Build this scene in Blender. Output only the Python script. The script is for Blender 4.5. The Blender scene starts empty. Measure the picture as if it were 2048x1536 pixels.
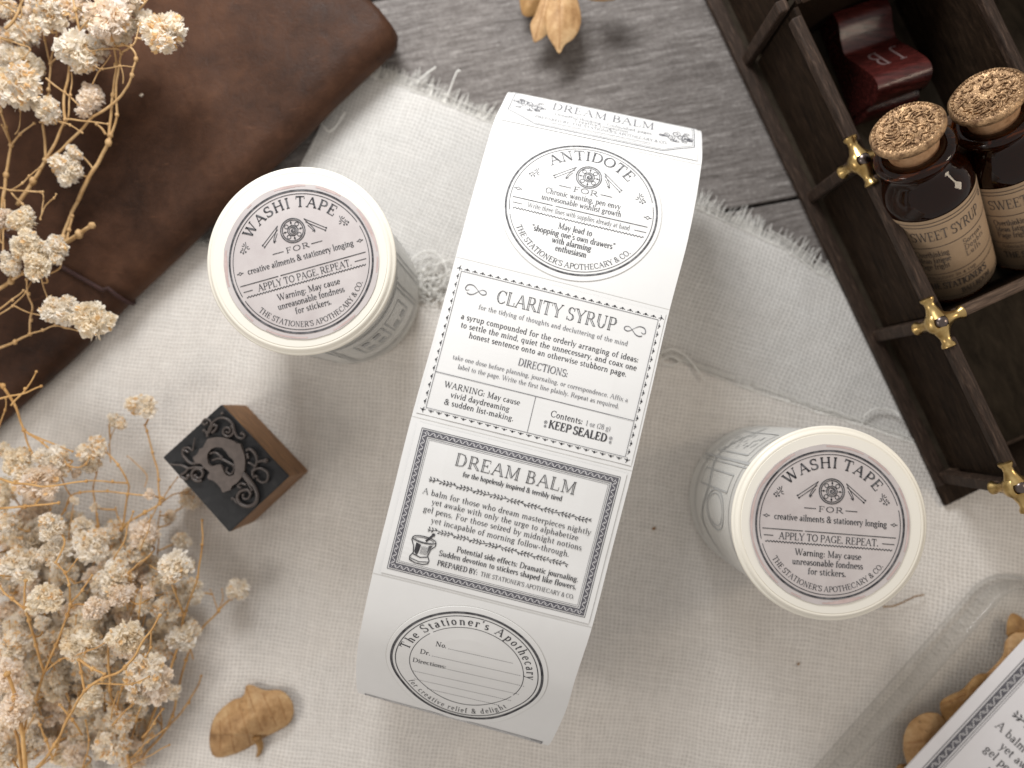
import bpy, math, random
from mathutils import Vector, Matrix, Euler, noise

sc = bpy.context.scene
COL = sc.collection
PI = math.pi
R = math.radians

# ------------------------------------------------------------------ camera
F = 1500.0                      # focal length in pixels of the 2048 px wide photograph
CAM = Vector((0.0, 0.0, 15.0))  # one unit = 100 px on the table (about 1.7 cm)
cam_data = bpy.data.cameras.new('camera')
cam_data.sensor_width = 36.0
cam_data.lens = 36.0 * F / 2048.0
cam_data.clip_start = 0.1
cam_data.clip_end = 200
cam_data.dof.use_dof = True
cam_data.dof.focus_distance = 11.75
cam_data.dof.aperture_fstop = 0.115
cam = bpy.data.objects.new('camera', cam_data)
COL.objects.link(cam)
cam.location = CAM
fwd = Vector((-0.21, 0.52, -15.0)).normalized()
cam.rotation_euler = fwd.to_track_quat('-Z', 'Y').to_euler()
# keep image up = world +y
zc = -fwd
xc = Vector((0, 1, 0)).cross(zc).normalized()
yc = zc.cross(xc)
CM = Matrix((xc, yc, zc)).transposed()
cam.rotation_euler = CM.to_euler()
sc.camera = cam


def P(px, py, z=0.0):
    """point of the photograph -> point of the place at height z"""
    d = CM @ Vector(((px - 1024) / F, -(py - 768) / F, -1.0))
    t = (z - CAM.z) / d.z
    return CAM + d * t


# ------------------------------------------------------------------ light
world = bpy.data.worlds.new('World')
sc.world = world
world.use_nodes = True
bg = world.node_tree.nodes['Background']
bg.inputs[0].default_value = (1.0, 0.95, 0.91, 1)
bg.inputs[1].default_value = 0.44


def area(name, loc, target, size, size_y, power, color):
    l = bpy.data.lights.new(name, 'AREA')
    l.shape = 'RECTANGLE'
    l.size = size
    l.size_y = size_y
    l.energy = power
    l.color = color
    o = bpy.data.objects.new(name, l)
    COL.objects.link(o)
    o.location = loc
    o.rotation_euler = (Vector(target) - Vector(loc)).to_track_quat('-Z', 'Y').to_euler()
    return o


area('window_light', (-3.5, 15.0, 11.5), (0.3, 0.5, 0), 7.0, 6.0, 2950, (0.97, 0.985, 1.0))
area('room_light', (17, 3, 11), (0, 0, 0), 3.0, 4, 380, (1.0, 0.84, 0.66))
area('side_fill_light', (-15, -7, 11), (0, -2, 0), 6.5, 5.5, 720, (1.0, 0.945, 0.885))  # warm fill added from the lower left to brighten flowers and strip end
sc.view_settings.view_transform = 'Standard'
sc.view_settings.look = 'None'
sc.view_settings.exposure = 0.14
sc.view_settings.gamma = 1.0
sc.cycles.use_denoising = True
sc.cycles.max_bounces = 10
sc.cycles.transparent_max_bounces = 16
sc.unit_settings.scale_length = 0.0172


# ------------------------------------------------------------------ materials
def mat(name, color=(0.5, 0.5, 0.5), rough=0.6, metal=0.0, **kw):
    m = bpy.data.materials.new(name)
    m.use_nodes = True
    b = m.node_tree.nodes['Principled BSDF']
    b.inputs['Base Color'].default_value = (*color, 1)
    b.inputs['Roughness'].default_value = rough
    b.inputs['Metallic'].default_value = metal
    for k, v in kw.items():
        b.inputs[k].default_value = v
    return m


class NT:
    def __init__(s, m):
        s.m = m
        s.n = m.node_tree.nodes
        s.l = m.node_tree.links
        s.b = s.n['Principled BSDF']

    def node(s, t, **kw):
        n = s.n.new(t)
        for k, v in kw.items():
            setattr(n, k, v)
        return n

    def put(s, sock, v):
        if isinstance(v, bpy.types.NodeSocket):
            s.l.new(v, sock)
        elif v is not None:
            sock.default_value = v

    def coord(s, kind='Object', rot=0.0, scale=(1, 1, 1)):
        t = s.node('ShaderNodeTexCoord')
        mp = s.node('ShaderNodeMapping')
        mp.inputs['Rotation'].default_value = (0, 0, rot)
        mp.inputs['Scale'].default_value = scale
        s.l.new(t.outputs[kind], mp.inputs[0])
        return mp.outputs[0]

    def noise(s, vec, scale, detail=4, rough=0.55, dist=0.0):
        n = s.node('ShaderNodeTexNoise')
        s.put(n.inputs['Vector'], vec)
        n.inputs['Scale'].default_value = scale
        n.inputs['Detail'].default_value = detail
        n.inputs['Roughness'].default_value = rough
        n.inputs['Distortion'].default_value = dist
        return n.outputs[0]

    def ramp(s, fac, stops):
        n = s.node('ShaderNodeValToRGB')
        e = n.color_ramp.elements
        e[0].position, e[0].color = stops[0][0], (*stops[0][1], 1)
        e[1].position, e[1].color = stops[-1][0], (*stops[-1][1], 1)
        for p, c in stops[1:-1]:
            x = e.new(p)
            x.color = (*c, 1)
        s.put(n.inputs[0], fac)
        return n.outputs[0]

    def math(s, op, a, b=None, c=None):
        n = s.node('ShaderNodeMath', operation=op)
        s.put(n.inputs[0], a)
        if b is not None:
            s.put(n.inputs[1], b)
        if c is not None:
            s.put(n.inputs[2], c)
        return n.outputs[0]

    def mix(s, fac, a, b, mode='MIX'):
        n = s.node('ShaderNodeMix', data_type='RGBA', blend_type=mode)
        s.put(n.inputs[0], fac)
        s.put(n.inputs[6], (*a, 1) if isinstance(a, tuple) else a)
        s.put(n.inputs[7], (*b, 1) if isinstance(b, tuple) else b)
        return n.outputs[2]

    def color(s, c):
        s.l.new(c, s.b.inputs['Base Color'])

    def bump(s, h, strength=0.5, dist=0.02):
        n = s.node('ShaderNodeBump')
        n.inputs['Strength'].default_value = strength
        n.inputs['Distance'].default_value = dist
        s.put(n.inputs['Height'], h)
        s.l.new(n.outputs[0], s.b.inputs['Normal'])
        return n


def m_wood_floor():
    m = mat('floor_plank_wood', rough=0.62)
    t = NT(m)
    v = t.coord('Object', 0, (1, 1, 1))
    info = t.node('ShaderNodeObjectInfo')
    off = t.node('ShaderNodeVectorMath', operation='ADD')
    t.l.new(v, off.inputs[0])
    t.l.new(info.outputs['Random'], off.inputs[1])
    mp = t.node('ShaderNodeMapping')
    mp.inputs['Scale'].default_value = (0.55, 7.0, 1)
    t.l.new(off.outputs[0], mp.inputs[0])
    a = t.noise(mp.outputs[0], 2.2, 8, 0.68, 0.6)
    mp2 = t.node('ShaderNodeMapping')
    mp2.inputs['Scale'].default_value = (2.2, 26.0, 1)
    t.l.new(off.outputs[0], mp2.inputs[0])
    b = t.noise(mp2.outputs[0], 2.0, 4, 0.7, 0.2)
    mp3 = t.node('ShaderNodeMapping')
    mp3.inputs['Scale'].default_value = (9.0, 5.0, 1)
    t.l.new(off.outputs[0], mp3.inputs[0])
    d = t.noise(mp3.outputs[0], 3.2, 3, 0.7)
    h = t.math('ADD', t.math('MULTIPLY', a, 0.5), t.math('MULTIPLY', b, 0.35))
    h = t.math('ADD', h, t.math('MULTIPLY', d, 0.25))
    c = t.ramp(h, [(0.36, (0.042, 0.033, 0.028)), (0.49, (0.112, 0.095, 0.085)), (0.59, (0.200, 0.178, 0.163)), (0.71, (0.42, 0.39, 0.365))])
    t.color(c)
    t.bump(h, 0.7, 0.06)
    return m


def m_cloth(name, rot, base, dark, pitch):
    m = mat(name, rough=0.95)
    t = NT(m)
    t.b.inputs['Sheen Weight'].default_value = 0.25
    v0 = t.coord('Object', 0, (1, 1, 1))
    # wander of the threads
    wn = t.node('ShaderNodeTexNoise')
    wn.inputs['Scale'].default_value = 0.35
    wn.inputs['Detail'].default_value = 3
    t.l.new(v0, wn.inputs['Vector'])
    sub = t.node('ShaderNodeVectorMath', operation='SUBTRACT')
    t.l.new(wn.outputs['Color'], sub.inputs[0])
    sub.inputs[1].default_value = (0.5, 0.5, 0.5)
    scl = t.node('ShaderNodeVectorMath', operation='SCALE')
    t.l.new(sub.outputs[0], scl.inputs[0])
    scl.inputs['Scale'].default_value = 0.5
    add = t.node('ShaderNodeVectorMath', operation='ADD')
    t.l.new(v0, add.inputs[0])
    t.l.new(scl.outputs[0], add.inputs[1])
    wn2 = t.node('ShaderNodeTexNoise')
    wn2.inputs['Scale'].default_value = 5.0
    wn2.inputs['Detail'].default_value = 2
    t.l.new(v0, wn2.inputs['Vector'])
    sub2 = t.node('ShaderNodeVectorMath', operation='SUBTRACT')
    t.l.new(wn2.outputs['Color'], sub2.inputs[0])
    sub2.inputs[1].default_value = (0.5, 0.5, 0.5)
    scl2 = t.node('ShaderNodeVectorMath', operation='SCALE')
    t.l.new(sub2.outputs[0], scl2.inputs[0])
    scl2.inputs['Scale'].default_value = 0.030
    add2 = t.node('ShaderNodeVectorMath', operation='ADD')
    t.l.new(add.outputs[0], add2.inputs[0])
    t.l.new(scl2.outputs[0], add2.inputs[1])
    mp = t.node('ShaderNodeMapping')
    mp.inputs['Rotation'].default_value = (0, 0, rot)
    mp.inputs['Scale'].default_value = (1 / pitch, 1 / pitch, 1)
    t.l.new(add2.outputs[0], mp.inputs[0])
    sp = t.node('ShaderNodeSeparateXYZ')
    t.l.new(mp.outputs[0], sp.inputs[0])
    x, y = sp.outputs[0], sp.outputs[1]
    s1 = t.math('ABSOLUTE', t.math('SINE', t.math('MULTIPLY', x, PI)))
    s2 = t.math('ABSOLUTE', t.math('SINE', t.math('MULTIPLY', y, PI)))
    hole = t.math('MULTIPLY', t.math('SUBTRACT', 1, s1), t.math('SUBTRACT', 1, s2))
    hole = t.math('POWER', hole, 0.55)
    par = t.math('FRACT', t.math('MULTIPLY', t.math('ADD', t.math('FLOOR', x), t.math('FLOOR', y)), 0.5))
    par = t.math('GREATER_THAN', par, 0.25)
    inv = t.math('SUBTRACT', 1, par)
    h = t.math('ADD', t.math('MULTIPLY', s1, par), t.math('MULTIPLY', s2, inv))
    # thread to thread variation
    cx = t.node('ShaderNodeCombineXYZ')
    t.l.new(t.math('FLOOR', x), cx.inputs[0])
    t.l.new(t.math('MULTIPLY', y, 0.06), cx.inputs[1])
    n1 = t.noise(cx.outputs[0], 0.9, 1, 0.5)
    cy = t.node('ShaderNodeCombineXYZ')
    t.l.new(t.math('MULTIPLY', x, 0.05), cy.inputs[0])
    t.l.new(t.math('FLOOR', y), cy.inputs[1])
    n2 = t.noise(cy.outputs[0], 0.9, 1, 0.5)
    var = t.math('ADD', t.math('MULTIPLY', n1, 0.5), t.math('MULTIPLY', n2, 0.5))
    blot = t.noise(v0, 1.4, 4, 0.6)
    fine = t.noise(v0, 16, 3, 0.65)
    c = t.mix(var, tuple(k * 0.80 for k in base), tuple(min(1, k * 1.16) for k in base))
    c = t.mix(t.math('MULTIPLY', blot, 0.35), c, (base[0] * 1.0, base[1] * 0.93, base[2] * 0.88))
    c = t.mix(t.math('MULTIPLY', t.math('POWER', fine, 2.0), 0.35), c, dark)
    holef = t.math('MULTIPLY', hole, t.math('ADD', 0.02, t.math('MULTIPLY', t.noise(v0, 6.0, 3, 0.7), 1.45)))
    holef = t.node('ShaderNodeClamp').inputs[0] if False else holef
    c = t.mix(t.math('MINIMUM', holef, 0.85), c, dark)
    t.color(c)
    hh = t.math('ADD', t.math('MULTIPLY', h, 0.6), t.math('MULTIPLY', var, 0.6))
    hh = t.math('SUBTRACT', hh, hole)
    t.bump(hh, 0.4, 0.02)
    return m


def m_leather():
    m = mat('brown_oiled_leather', rough=0.5)
    t = NT(m)
    v = t.coord('Object')
    a = t.noise(v, 0.55, 6, 0.62, 0.3)
    b = t.noise(v, 3.2, 6, 0.7, 0.5)
    f = t.noise(v, 30, 3, 0.6)
    h = t.math('ADD', t.math('MULTIPLY', a, 0.7), t.math('MULTIPLY', b, 0.3))
    c = t.ramp(h, [(0.34, (0.024, 0.0105, 0.0055)), (0.50, (0.056, 0.025, 0.0135)), (0.66, (0.094, 0.043, 0.023)), (0.8, (0.16, 0.075, 0.039))])
    # scuffs
    sc1 = t.node('ShaderNodeMapping')
    sc1.inputs['Rotation'].default_value = (0, 0, 0.8)
    sc1.inputs['Scale'].default_value = (0.5, 3.0, 1)
    t.l.new(v, sc1.inputs[0])
    s = t.noise(sc1.outputs[0], 2.4, 5, 0.7, 1.2)
    sf = t.ramp(s, [(0.62, (0, 0, 0)), (0.72, (1, 1, 1))])
    c = t.mix(t.math('MULTIPLY', sf, 0.35), c, (0.17, 0.075, 0.038))
    t.color(c)
    rr = t.ramp(b, [(0.3, (0.42, 0.42, 0.42)), (0.7, (0.62, 0.62, 0.62))])
    t.l.new(rr, t.b.inputs['Roughness'])
    t.bump(t.math('ADD', t.math('MULTIPLY', f, 0.5), b), 0.38, 0.05)
    t.b.inputs['Specular IOR Level'].default_value = 0.14
    return m


def m_grain(name, stops, scale=(1.2, 12, 12), rough=0.6, bump=0.3, spec=0.4, wear=None):
    m = mat(name, rough=rough)
    t = NT(m)
    v = t.coord('Object', 0, scale)
    a = t.noise(v, 2.0, 6, 0.65, 0.4)
    t_c = t.ramp(a, stops)
    if wear:
        v2 = t.coord('Object')
        w = t.noise(v2, 4.0, 5, 0.75)
        wf = t.ramp(w, [(0.55, (0, 0, 0)), (0.68, (1, 1, 1))])
        t_c = t.mix(t.math('MULTIPLY', wf, 0.6), t_c, wear)
    t.color(t_c)
    t.bump(a, bump, 0.05)
    t.b.inputs['Specular IOR Level'].default_value = spec
    return m


def m_paper(name, base, mott=0.06, scale=3.0, rough=0.55, tint=None):
    m = mat(name, rough=rough)
    t = NT(m)
    v = t.coord('Object')
    a = t.noise(v, scale, 5, 0.6)
    lo = tint or tuple(k * (1 - mott) for k in base)
    c = t.ramp(a, [(0.35, lo), (0.65, base)])
    t.color(c)
    f = t.noise(v, 45, 2, 0.6)
    t.bump(f, 0.06, 0.01)
    return m


def m_ink(name, col, fade=0.35, scale=9):
    m = mat(name, col, rough=0.7)
    t = NT(m)
    v = t.coord('Object')
    a = t.noise(v, scale, 4, 0.7)
    c = t.ramp(a, [(0.40, col), (0.75, tuple(min(1, k + fade * 0.25) for k in col))])
    t.color(c)
    return m


def m_leaf(name, c0, c1, c2):
    m = mat(name, rough=0.6)
    t = NT(m)
    v = t.coord('Object')
    a = t.noise(v, 1.6, 5, 0.65, 0.4)
    b = t.noise(v, 14, 4, 0.7)
    h = t.math('ADD', t.math('MULTIPLY', a, 0.75), t.math('MULTIPLY', b, 0.25))
    c = t.ramp(h, [(0.36, c0), (0.5, c1), (0.64, c2)])
    sp = t.noise(v, 7, 2, 0.5)
    sf = t.ramp(sp, [(0.70, (0, 0, 0)), (0.74, (1, 1, 1))])
    c = t.mix(t.math('MULTIPLY', sf, 0.5), c, (0.10, 0.05, 0.02))
    t.color(c)
    t.bump(h, 0.4, 0.05)
    t.b.inputs['Specular IOR Level'].default_value = 0.3
    return m


def m_glass_clear():
    m = bpy.data.materials.new('clear_glass')
    m.use_nodes = True
    n, l = m.node_tree.nodes, m.node_tree.links
    n.clear()
    out = n.new('ShaderNodeOutputMaterial')
    tr = n.new('ShaderNodeBsdfTransparent')
    tr.inputs[0].default_value = (0.997, 0.997, 0.993, 1)
    gl = n.new('ShaderNodeBsdfGlossy')
    gl.inputs['Roughness'].default_value = 0.05
    lw = n.new('ShaderNodeLayerWeight')
    lw.inputs['Blend'].default_value = 0.25
    mx = n.new('ShaderNodeMixShader')
    mu = n.new('ShaderNodeMath')
    mu.operation = 'MULTIPLY'
    mu.inputs[1].default_value = 0.5
    l.new(lw.outputs['Fresnel'], mu.inputs[0])
    l.new(mu.outputs[0], mx.inputs[0])
    l.new(tr.outputs[0], mx.inputs[1])
    l.new(gl.outputs[0], mx.inputs[2])
    l.new(mx.outputs[0], out.inputs[0])
    return m


M = {}
M['plank'] = m_wood_floor()
M['seam'] = mat('dark_underfloor', (0.012, 0.010, 0.009), 0.9)
M['clothA'] = m_cloth('grey_linen_weave', R(20), (0.70, 0.685, 0.655), (0.29, 0.275, 0.25), 0.076)
M['clothB'] = m_cloth('beige_linen_weave', R(7), (0.79, 0.757, 0.71), (0.36, 0.33, 0.295), 0.076)
M['thread'] = mat('linen_thread', (0.74, 0.72, 0.675), 0.9)
M['leather'] = m_leather()
M['pages'] = mat('journal_pages', (0.10, 0.07, 0.05), 0.9)
M['cord'] = m_grain('dark_red_cord', [(0.3, (0.02, 0.008, 0.006)), (0.7, (0.05, 0.016, 0.012))], (8, 8, 8), 0.7)
M['strip'] = m_paper('white_label_paper', (0.79, 0.785, 0.77), 0.02)
M['sticker'] = m_paper('white_sticker_paper', (0.80, 0.795, 0.78), 0.02)
M['cut'] = mat('die_cut_edge', (0.62, 0.61, 0.58), 0.6)
M['ink'] = m_ink('black_ink', (0.030, 0.029, 0.034), 0.6)
M['inkg'] = m_ink('grey_ink', (0.10, 0.10, 0.115), 0.5)
M['band'] = m_ink('border_band_ink', (0.10, 0.098, 0.115), 0.3)
M['inkp'] = m_ink('pale_ink', (0.42, 0.42, 0.41), 0.2)
M['inkb'] = m_ink('brown_ink', (0.07, 0.055, 0.045), 0.4)
M['roll'] = m_paper('translucent_tape_layers', (0.63, 0.62, 0.585), 0.05, 1.2, 0.42)
M['rim'] = mat('cream_plastic_core', (0.86, 0.815, 0.71), 0.38)
M['ring'] = mat('white_card_ring', (0.84, 0.805, 0.72), 0.5)
M['lilac'] = m_paper('mottled_lilac_label', (0.585, 0.54, 0.525), 0.10, 1.6, 0.6, (0.505, 0.455, 0.445))
M['stain'] = m_ink('pinkish_watercolour_edge', (0.50, 0.38, 0.355), 0.55, 3)
M['type_metal'] = m_grain('dark_type_metal', [(0.3, (0.006, 0.006, 0.007)), (0.55, (0.014, 0.014, 0.015)), (0.75, (0.036, 0.033, 0.031))], (2, 2, 2), 0.5, 0.2, 0.35)
M['type_worn'] = m_grain('worn_copper_face', [(0.3, (0.04, 0.030, 0.026)), (0.7, (0.085, 0.064, 0.054))], (3, 3, 3), 0.42, 0.15, 0.6)
M['block_wood'] = m_grain('printing_block_wood', [(0.3, (0.09, 0.042, 0.017)), (0.5, (0.20, 0.098, 0.040)), (0.72, (0.33, 0.175, 0.075))], (1.5, 1.5, 9), 0.6, 0.2)


def m_petal(name, c):
    m = bpy.data.materials.new(name)
    m.use_nodes = True
    n, l = m.node_tree.nodes, m.node_tree.links
    n.clear()
    out = n.new('ShaderNodeOutputMaterial')
    d = n.new('ShaderNodeBsdfDiffuse')
    tr = n.new('ShaderNodeBsdfTranslucent')
    mx = n.new('ShaderNodeMixShader')
    mx.inputs[0].default_value = 0.42
    tc = n.new('ShaderNodeTexCoord')
    nz_ = n.new('ShaderNodeTexNoise')
    nz_.inputs['Scale'].default_value = 6.0
    cr = n.new('ShaderNodeValToRGB')
    cr.color_ramp.elements[0].position = 0.38
    cr.color_ramp.elements[0].color = (c[0] * 0.985, c[1] * 0.93, c[2] * 0.83, 1)
    cr.color_ramp.elements[1].position = 0.56
    cr.color_ramp.elements[1].color = (*c, 1)
    l.new(tc.outputs['Object'], nz_.inputs['Vector'])
    l.new(nz_.outputs[0], cr.inputs[0])
    l.new(cr.outputs[0], d.inputs[0])
    l.new(cr.outputs[0], tr.inputs[0])
    l.new(d.outputs[0], mx.inputs[1])
    l.new(tr.outputs[0], mx.inputs[2])
    l.new(mx.outputs[0], out.inputs[0])
    return m


M['petal'] = m_petal('dry_cream_petals', (0.97, 0.925, 0.85))
M['petal2'] = m_petal('dry_straw_petals', (0.96, 0.90, 0.79))
M['petal3'] = m_petal('dry_blush_petals', (0.96, 0.88, 0.79))
M['calyx'] = m_petal('tan_calyx', (0.90, 0.66, 0.38))
M['stem'] = m_grain('straw_stem', [(0.3, (0.42, 0.235, 0.085)), (0.7, (0.66, 0.44, 0.22))], (3, 3, 3), 0.55, 0.1)
M['stem2'] = m_grain('amber_stem', [(0.3, (0.42, 0.21, 0.06)), (0.7, (0.68, 0.42, 0.17))], (3, 3, 3), 0.55, 0.1)
M['leaf'] = m_leaf('dry_tan_leaf', (0.25, 0.13, 0.050), (0.43, 0.255, 0.115), (0.57, 0.385, 0.20))
M['leaf2'] = m_leaf('dry_brown_leaf', (0.17, 0.085, 0.03), (0.31, 0.17, 0.06), (0.46, 0.28, 0.12))
M['vein'] = mat('leaf_vein', (0.34, 0.17, 0.06), 0.7)
M['tray'] = m_grain('dark_walnut_tray', [(0.3, (0.008, 0.0045, 0.0025)), (0.55, (0.024, 0.014, 0.008)), (0.75, (0.052, 0.032, 0.020))], (14, 1.2, 6), 0.7, 0.35, 0.12)
M['rail'] = m_grain('worn_walnut_rail', [(0.3, (0.014, 0.009, 0.006)), (0.55, (0.042, 0.026, 0.018)), (0.75, (0.12, 0.078, 0.055))], (16, 1.4, 6), 0.6, 0.4, 0.2)
M['railx'] = m_grain('worn_walnut_crossbar', [(0.3, (0.045, 0.030, 0.021)), (0.55, (0.105, 0.068, 0.047)), (0.75, (0.20, 0.14, 0.10))], (1.4, 16, 6), 0.6, 0.4, 0.2)
M['tray_floor'] = m_grain('tray_floor_wood', [(0.3, (0.020, 0.015, 0.010)), (0.7, (0.055, 0.042, 0.029))], (3, 1.0, 3), 0.75, 0.2, 0.1)
M['brass'] = mat('antique_brass', (0.62, 0.42, 0.16), 0.3, 1.0)
t = NT(M['brass'])
v = t.coord('Object')
t.color(t.ramp(t.noise(v, 5, 4), [(0.3, (0.38, 0.24, 0.085)), (0.65, (0.68, 0.49, 0.21))]))
M['screw'] = mat('dark_steel_screw', (0.16, 0.13, 0.12), 0.28, 1.0)
M['amber'] = mat('amber_glass', (0.13, 0.030, 0.004), 0.03)
M['amber'].node_tree.nodes['Principled BSDF'].inputs['Transmission Weight'].default_value = 0.93
M['amber'].node_tree.nodes['Principled BSDF'].inputs['IOR'].default_value = 1.42
M['amber'].node_tree.nodes['Principled BSDF'].inputs['Specular IOR Level'].default_value = 0.12
M['cork'] = m_leaf('cork', (0.16, 0.075, 0.03), (0.40, 0.225, 0.115), (0.55, 0.34, 0.19))
M['wax'] = mat('bronze_wax_seal', (0.47, 0.29, 0.165), 0.42, 0.6)
t = NT(M['wax'])
v = t.coord('Object')
t.color(t.ramp(t.noise(v, 9, 4, 0.7), [(0.35, (0.14, 0.073, 0.035)), (0.62, (0.52, 0.33, 0.175))]))
t.bump(t.noise(v, 15, 3, 0.6, 1.5), 0.5, 0.05)
M['tan_label'] = m_paper('tan_kraft_label', (0.46, 0.325, 0.205), 0.12, 2.2, 0.7)
M['maroon'] = m_grain('maroon_lacquered_wood', [(0.3, (0.022, 0.005, 0.004)), (0.55, (0.070, 0.013, 0.011)), (0.75, (0.13, 0.028, 0.022))], (1.2, 7, 7), 0.27, 0.15, 0.6)
M['silver'] = mat('silver_lettering', (0.24, 0.17, 0.165), 0.5, 0.2)
M['glass'] = m_glass_clear()
M['card'] = m_paper('white_label_card', (0.80, 0.785, 0.80), 0.03)


# ------------------------------------------------------------------ mesh helpers
class MB:
    def __init__(s):
        s.v = []
        s.f = []
        s.mi = []
        s.cur = 0

    def add(s, vs, fs):
        k = len(s.v)
        s.v += [tuple(v) for v in vs]
        for f in fs:
            s.f.append([i + k for i in f])
            s.mi.append(s.cur)

    def box(s, c, size, rot=None):
        c = Vector(c)
        h = Vector(size) / 2
        vs = []
        for x in (-1, 1):
            for y in (-1, 1):
                for z in (-1, 1):
                    p = Vector((x * h.x, y * h.y, z * h.z))
                    if rot:
                        p = rot @ p
                    vs.append(c + p)
        s.add(vs, [(0, 1, 3, 2), (4, 6, 7, 5), (0, 4, 5, 1), (2, 3, 7, 6), (0, 2, 6, 4), (1, 5, 7, 3)])

    def tube(s, pts, rad, n=6, caps=True):
        pts = [Vector(p) for p in pts]
        m = len(pts)
        if not hasattr(rad, '__len__'):
            rad = [rad] * m
        ref = Vector((0.137, 0.29, 0.95)).normalized()
        vs = []
        for i in range(m):
            d = (pts[min(i + 1, m - 1)] - pts[max(i - 1, 0)])
            if d.length < 1e-9:
                d = Vector((1, 0, 0))
            d.normalize()
            a = d.cross(ref)
            if a.length < 1e-3:
                a = d.cross(Vector((1, 0, 0)))
            a.normalize()
            b = d.cross(a)
            for k in range(n):
                w = 2 * PI * k / n
                vs.append(pts[i] + (a * math.cos(w) + b * math.sin(w)) * rad[i])
        fs = []
        for i in range(m - 1):
            for k in range(n):
                k2 = (k + 1) % n
                fs.append((i * n + k, i * n + k2, (i + 1) * n + k2, (i + 1) * n + k))
        if caps:
            fs.append(tuple(range(n))[::-1])
            fs.append(tuple((m - 1) * n + k for k in range(n)))
        s.add(vs, fs)

    def lathe(s, prof, n=48, mtx=None):
        vs = []
        for r, z in prof:
            for k in range(n):
                w = 2 * PI * k / n
                p = Vector((r * math.cos(w), r * math.sin(w), z))
                vs.append(mtx @ p if mtx else p)
        fs = []
        for i in range(len(prof) - 1):
            for k in range(n):
                k2 = (k + 1) % n
                fs.append((i * n + k, i * n + k2, (i + 1) * n + k2, (i + 1) * n + k))
        if prof[0][0] > 0.0:
            fs.append(tuple(range(n))[::-1])
        if prof[-1][0] > 0.0:
            fs.append(tuple((len(prof) - 1) * n + k for k in range(n)))
        s.add(vs, fs)

    def sphere(s, c, r, n=8, m=6, sc_=(1, 1, 1)):
        c = Vector(c)
        vs = []
        for i in range(m + 1):
            th = PI * i / m
            for k in range(n):
                w = 2 * PI * k / n
                vs.append(c + Vector((r * sc_[0] * math.sin(th) * math.cos(w), r * sc_[1] * math.sin(th) * math.sin(w), r * sc_[2] * math.cos(th))))
        fs = []
        for i in range(m):
            for k in range(n):
                k2 = (k + 1) % n
                fs.append((i * n + k, (i + 1) * n + k, (i + 1) * n + k2, i * n + k2))
        s.add(vs, fs)

    def grid(s, rows, closed=False):
        """rows: list of equal-length lists of points"""
        n = len(rows[0])
        vs = [p for r in rows for p in r]
        fs = []
        for i in range(len(rows) - 1):
            for k in range(n - (0 if closed else 1)):
                k2 = (k + 1) % n
                fs.append((i * n + k, (i + 1) * n + k, (i + 1) * n + k2, i * n + k2))
        s.add(vs, fs)

    def build(s, name, mats, parent=None, smooth=False, bevel=0.0, label=None, kind=None, solid=0.0, seg=2):
        me = bpy.data.meshes.new(name)
        me.from_pydata(s.v, [], s.f)
        if not isinstance(mats, (list, tuple)):
            mats = [mats]
        for m_ in mats:
            me.materials.append(m_)
        if len(mats) > 1:
            me.polygons.foreach_set('material_index', s.mi)
        if smooth:
            me.polygons.foreach_set('use_smooth', [True] * len(me.polygons))
        me.update()
        o = bpy.data.objects.new(name, me)
        COL.objects.link(o)
        if parent is not None:
            o.parent = parent
        if bevel:
            b = o.modifiers.new('b', 'BEVEL')
            b.width = bevel
            b.segments = seg
            b.limit_method = 'ANGLE'
            b.angle_limit = R(40)
        if solid:
            q = o.modifiers.new('s', 'SOLIDIFY')
            q.thickness = solid
            q.offset = -1 if me.polygons[0].normal.z > 0 else 1
        if label:
            o['label'] = label
        if kind:
            o['kind'] = kind
        return o


def thing(name, label, cat, loc=(0, 0, 0), rotz=0.0, group=None):
    o = bpy.data.objects.new(name, None)
    o.empty_display_size = 0.3
    COL.objects.link(o)
    o.location = loc
    o.rotation_euler = (0, 0, rotz)
    o['label'] = label
    o['category'] = cat
    if group:
        o['group'] = group
    return o


def tag(o, label, cat, group=None):
    o['label'] = label
    o['category'] = cat
    if group:
        o['group'] = group
    return o


def catmull(pts, per=8):
    pts = [Vector(p) for p in pts]
    if len(pts) < 3:
        return pts
    out = []
    for i in range(len(pts) - 1):
        p0 = pts[max(i - 1, 0)]
        p1, p2 = pts[i], pts[i + 1]
        p3 = pts[min(i + 2, len(pts) - 1)]
        for k in range(per):
            t_ = k / per
            out.append(0.5 * ((2 * p1) + (p2 - p0) * t_ + (2 * p0 - 5 * p1 + 4 * p2 - p3) * t_ * t_ + (3 * p1 - p0 - 3 * p2 + p3) * t_ ** 3))
    out.append(pts[-1])
    return out


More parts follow.
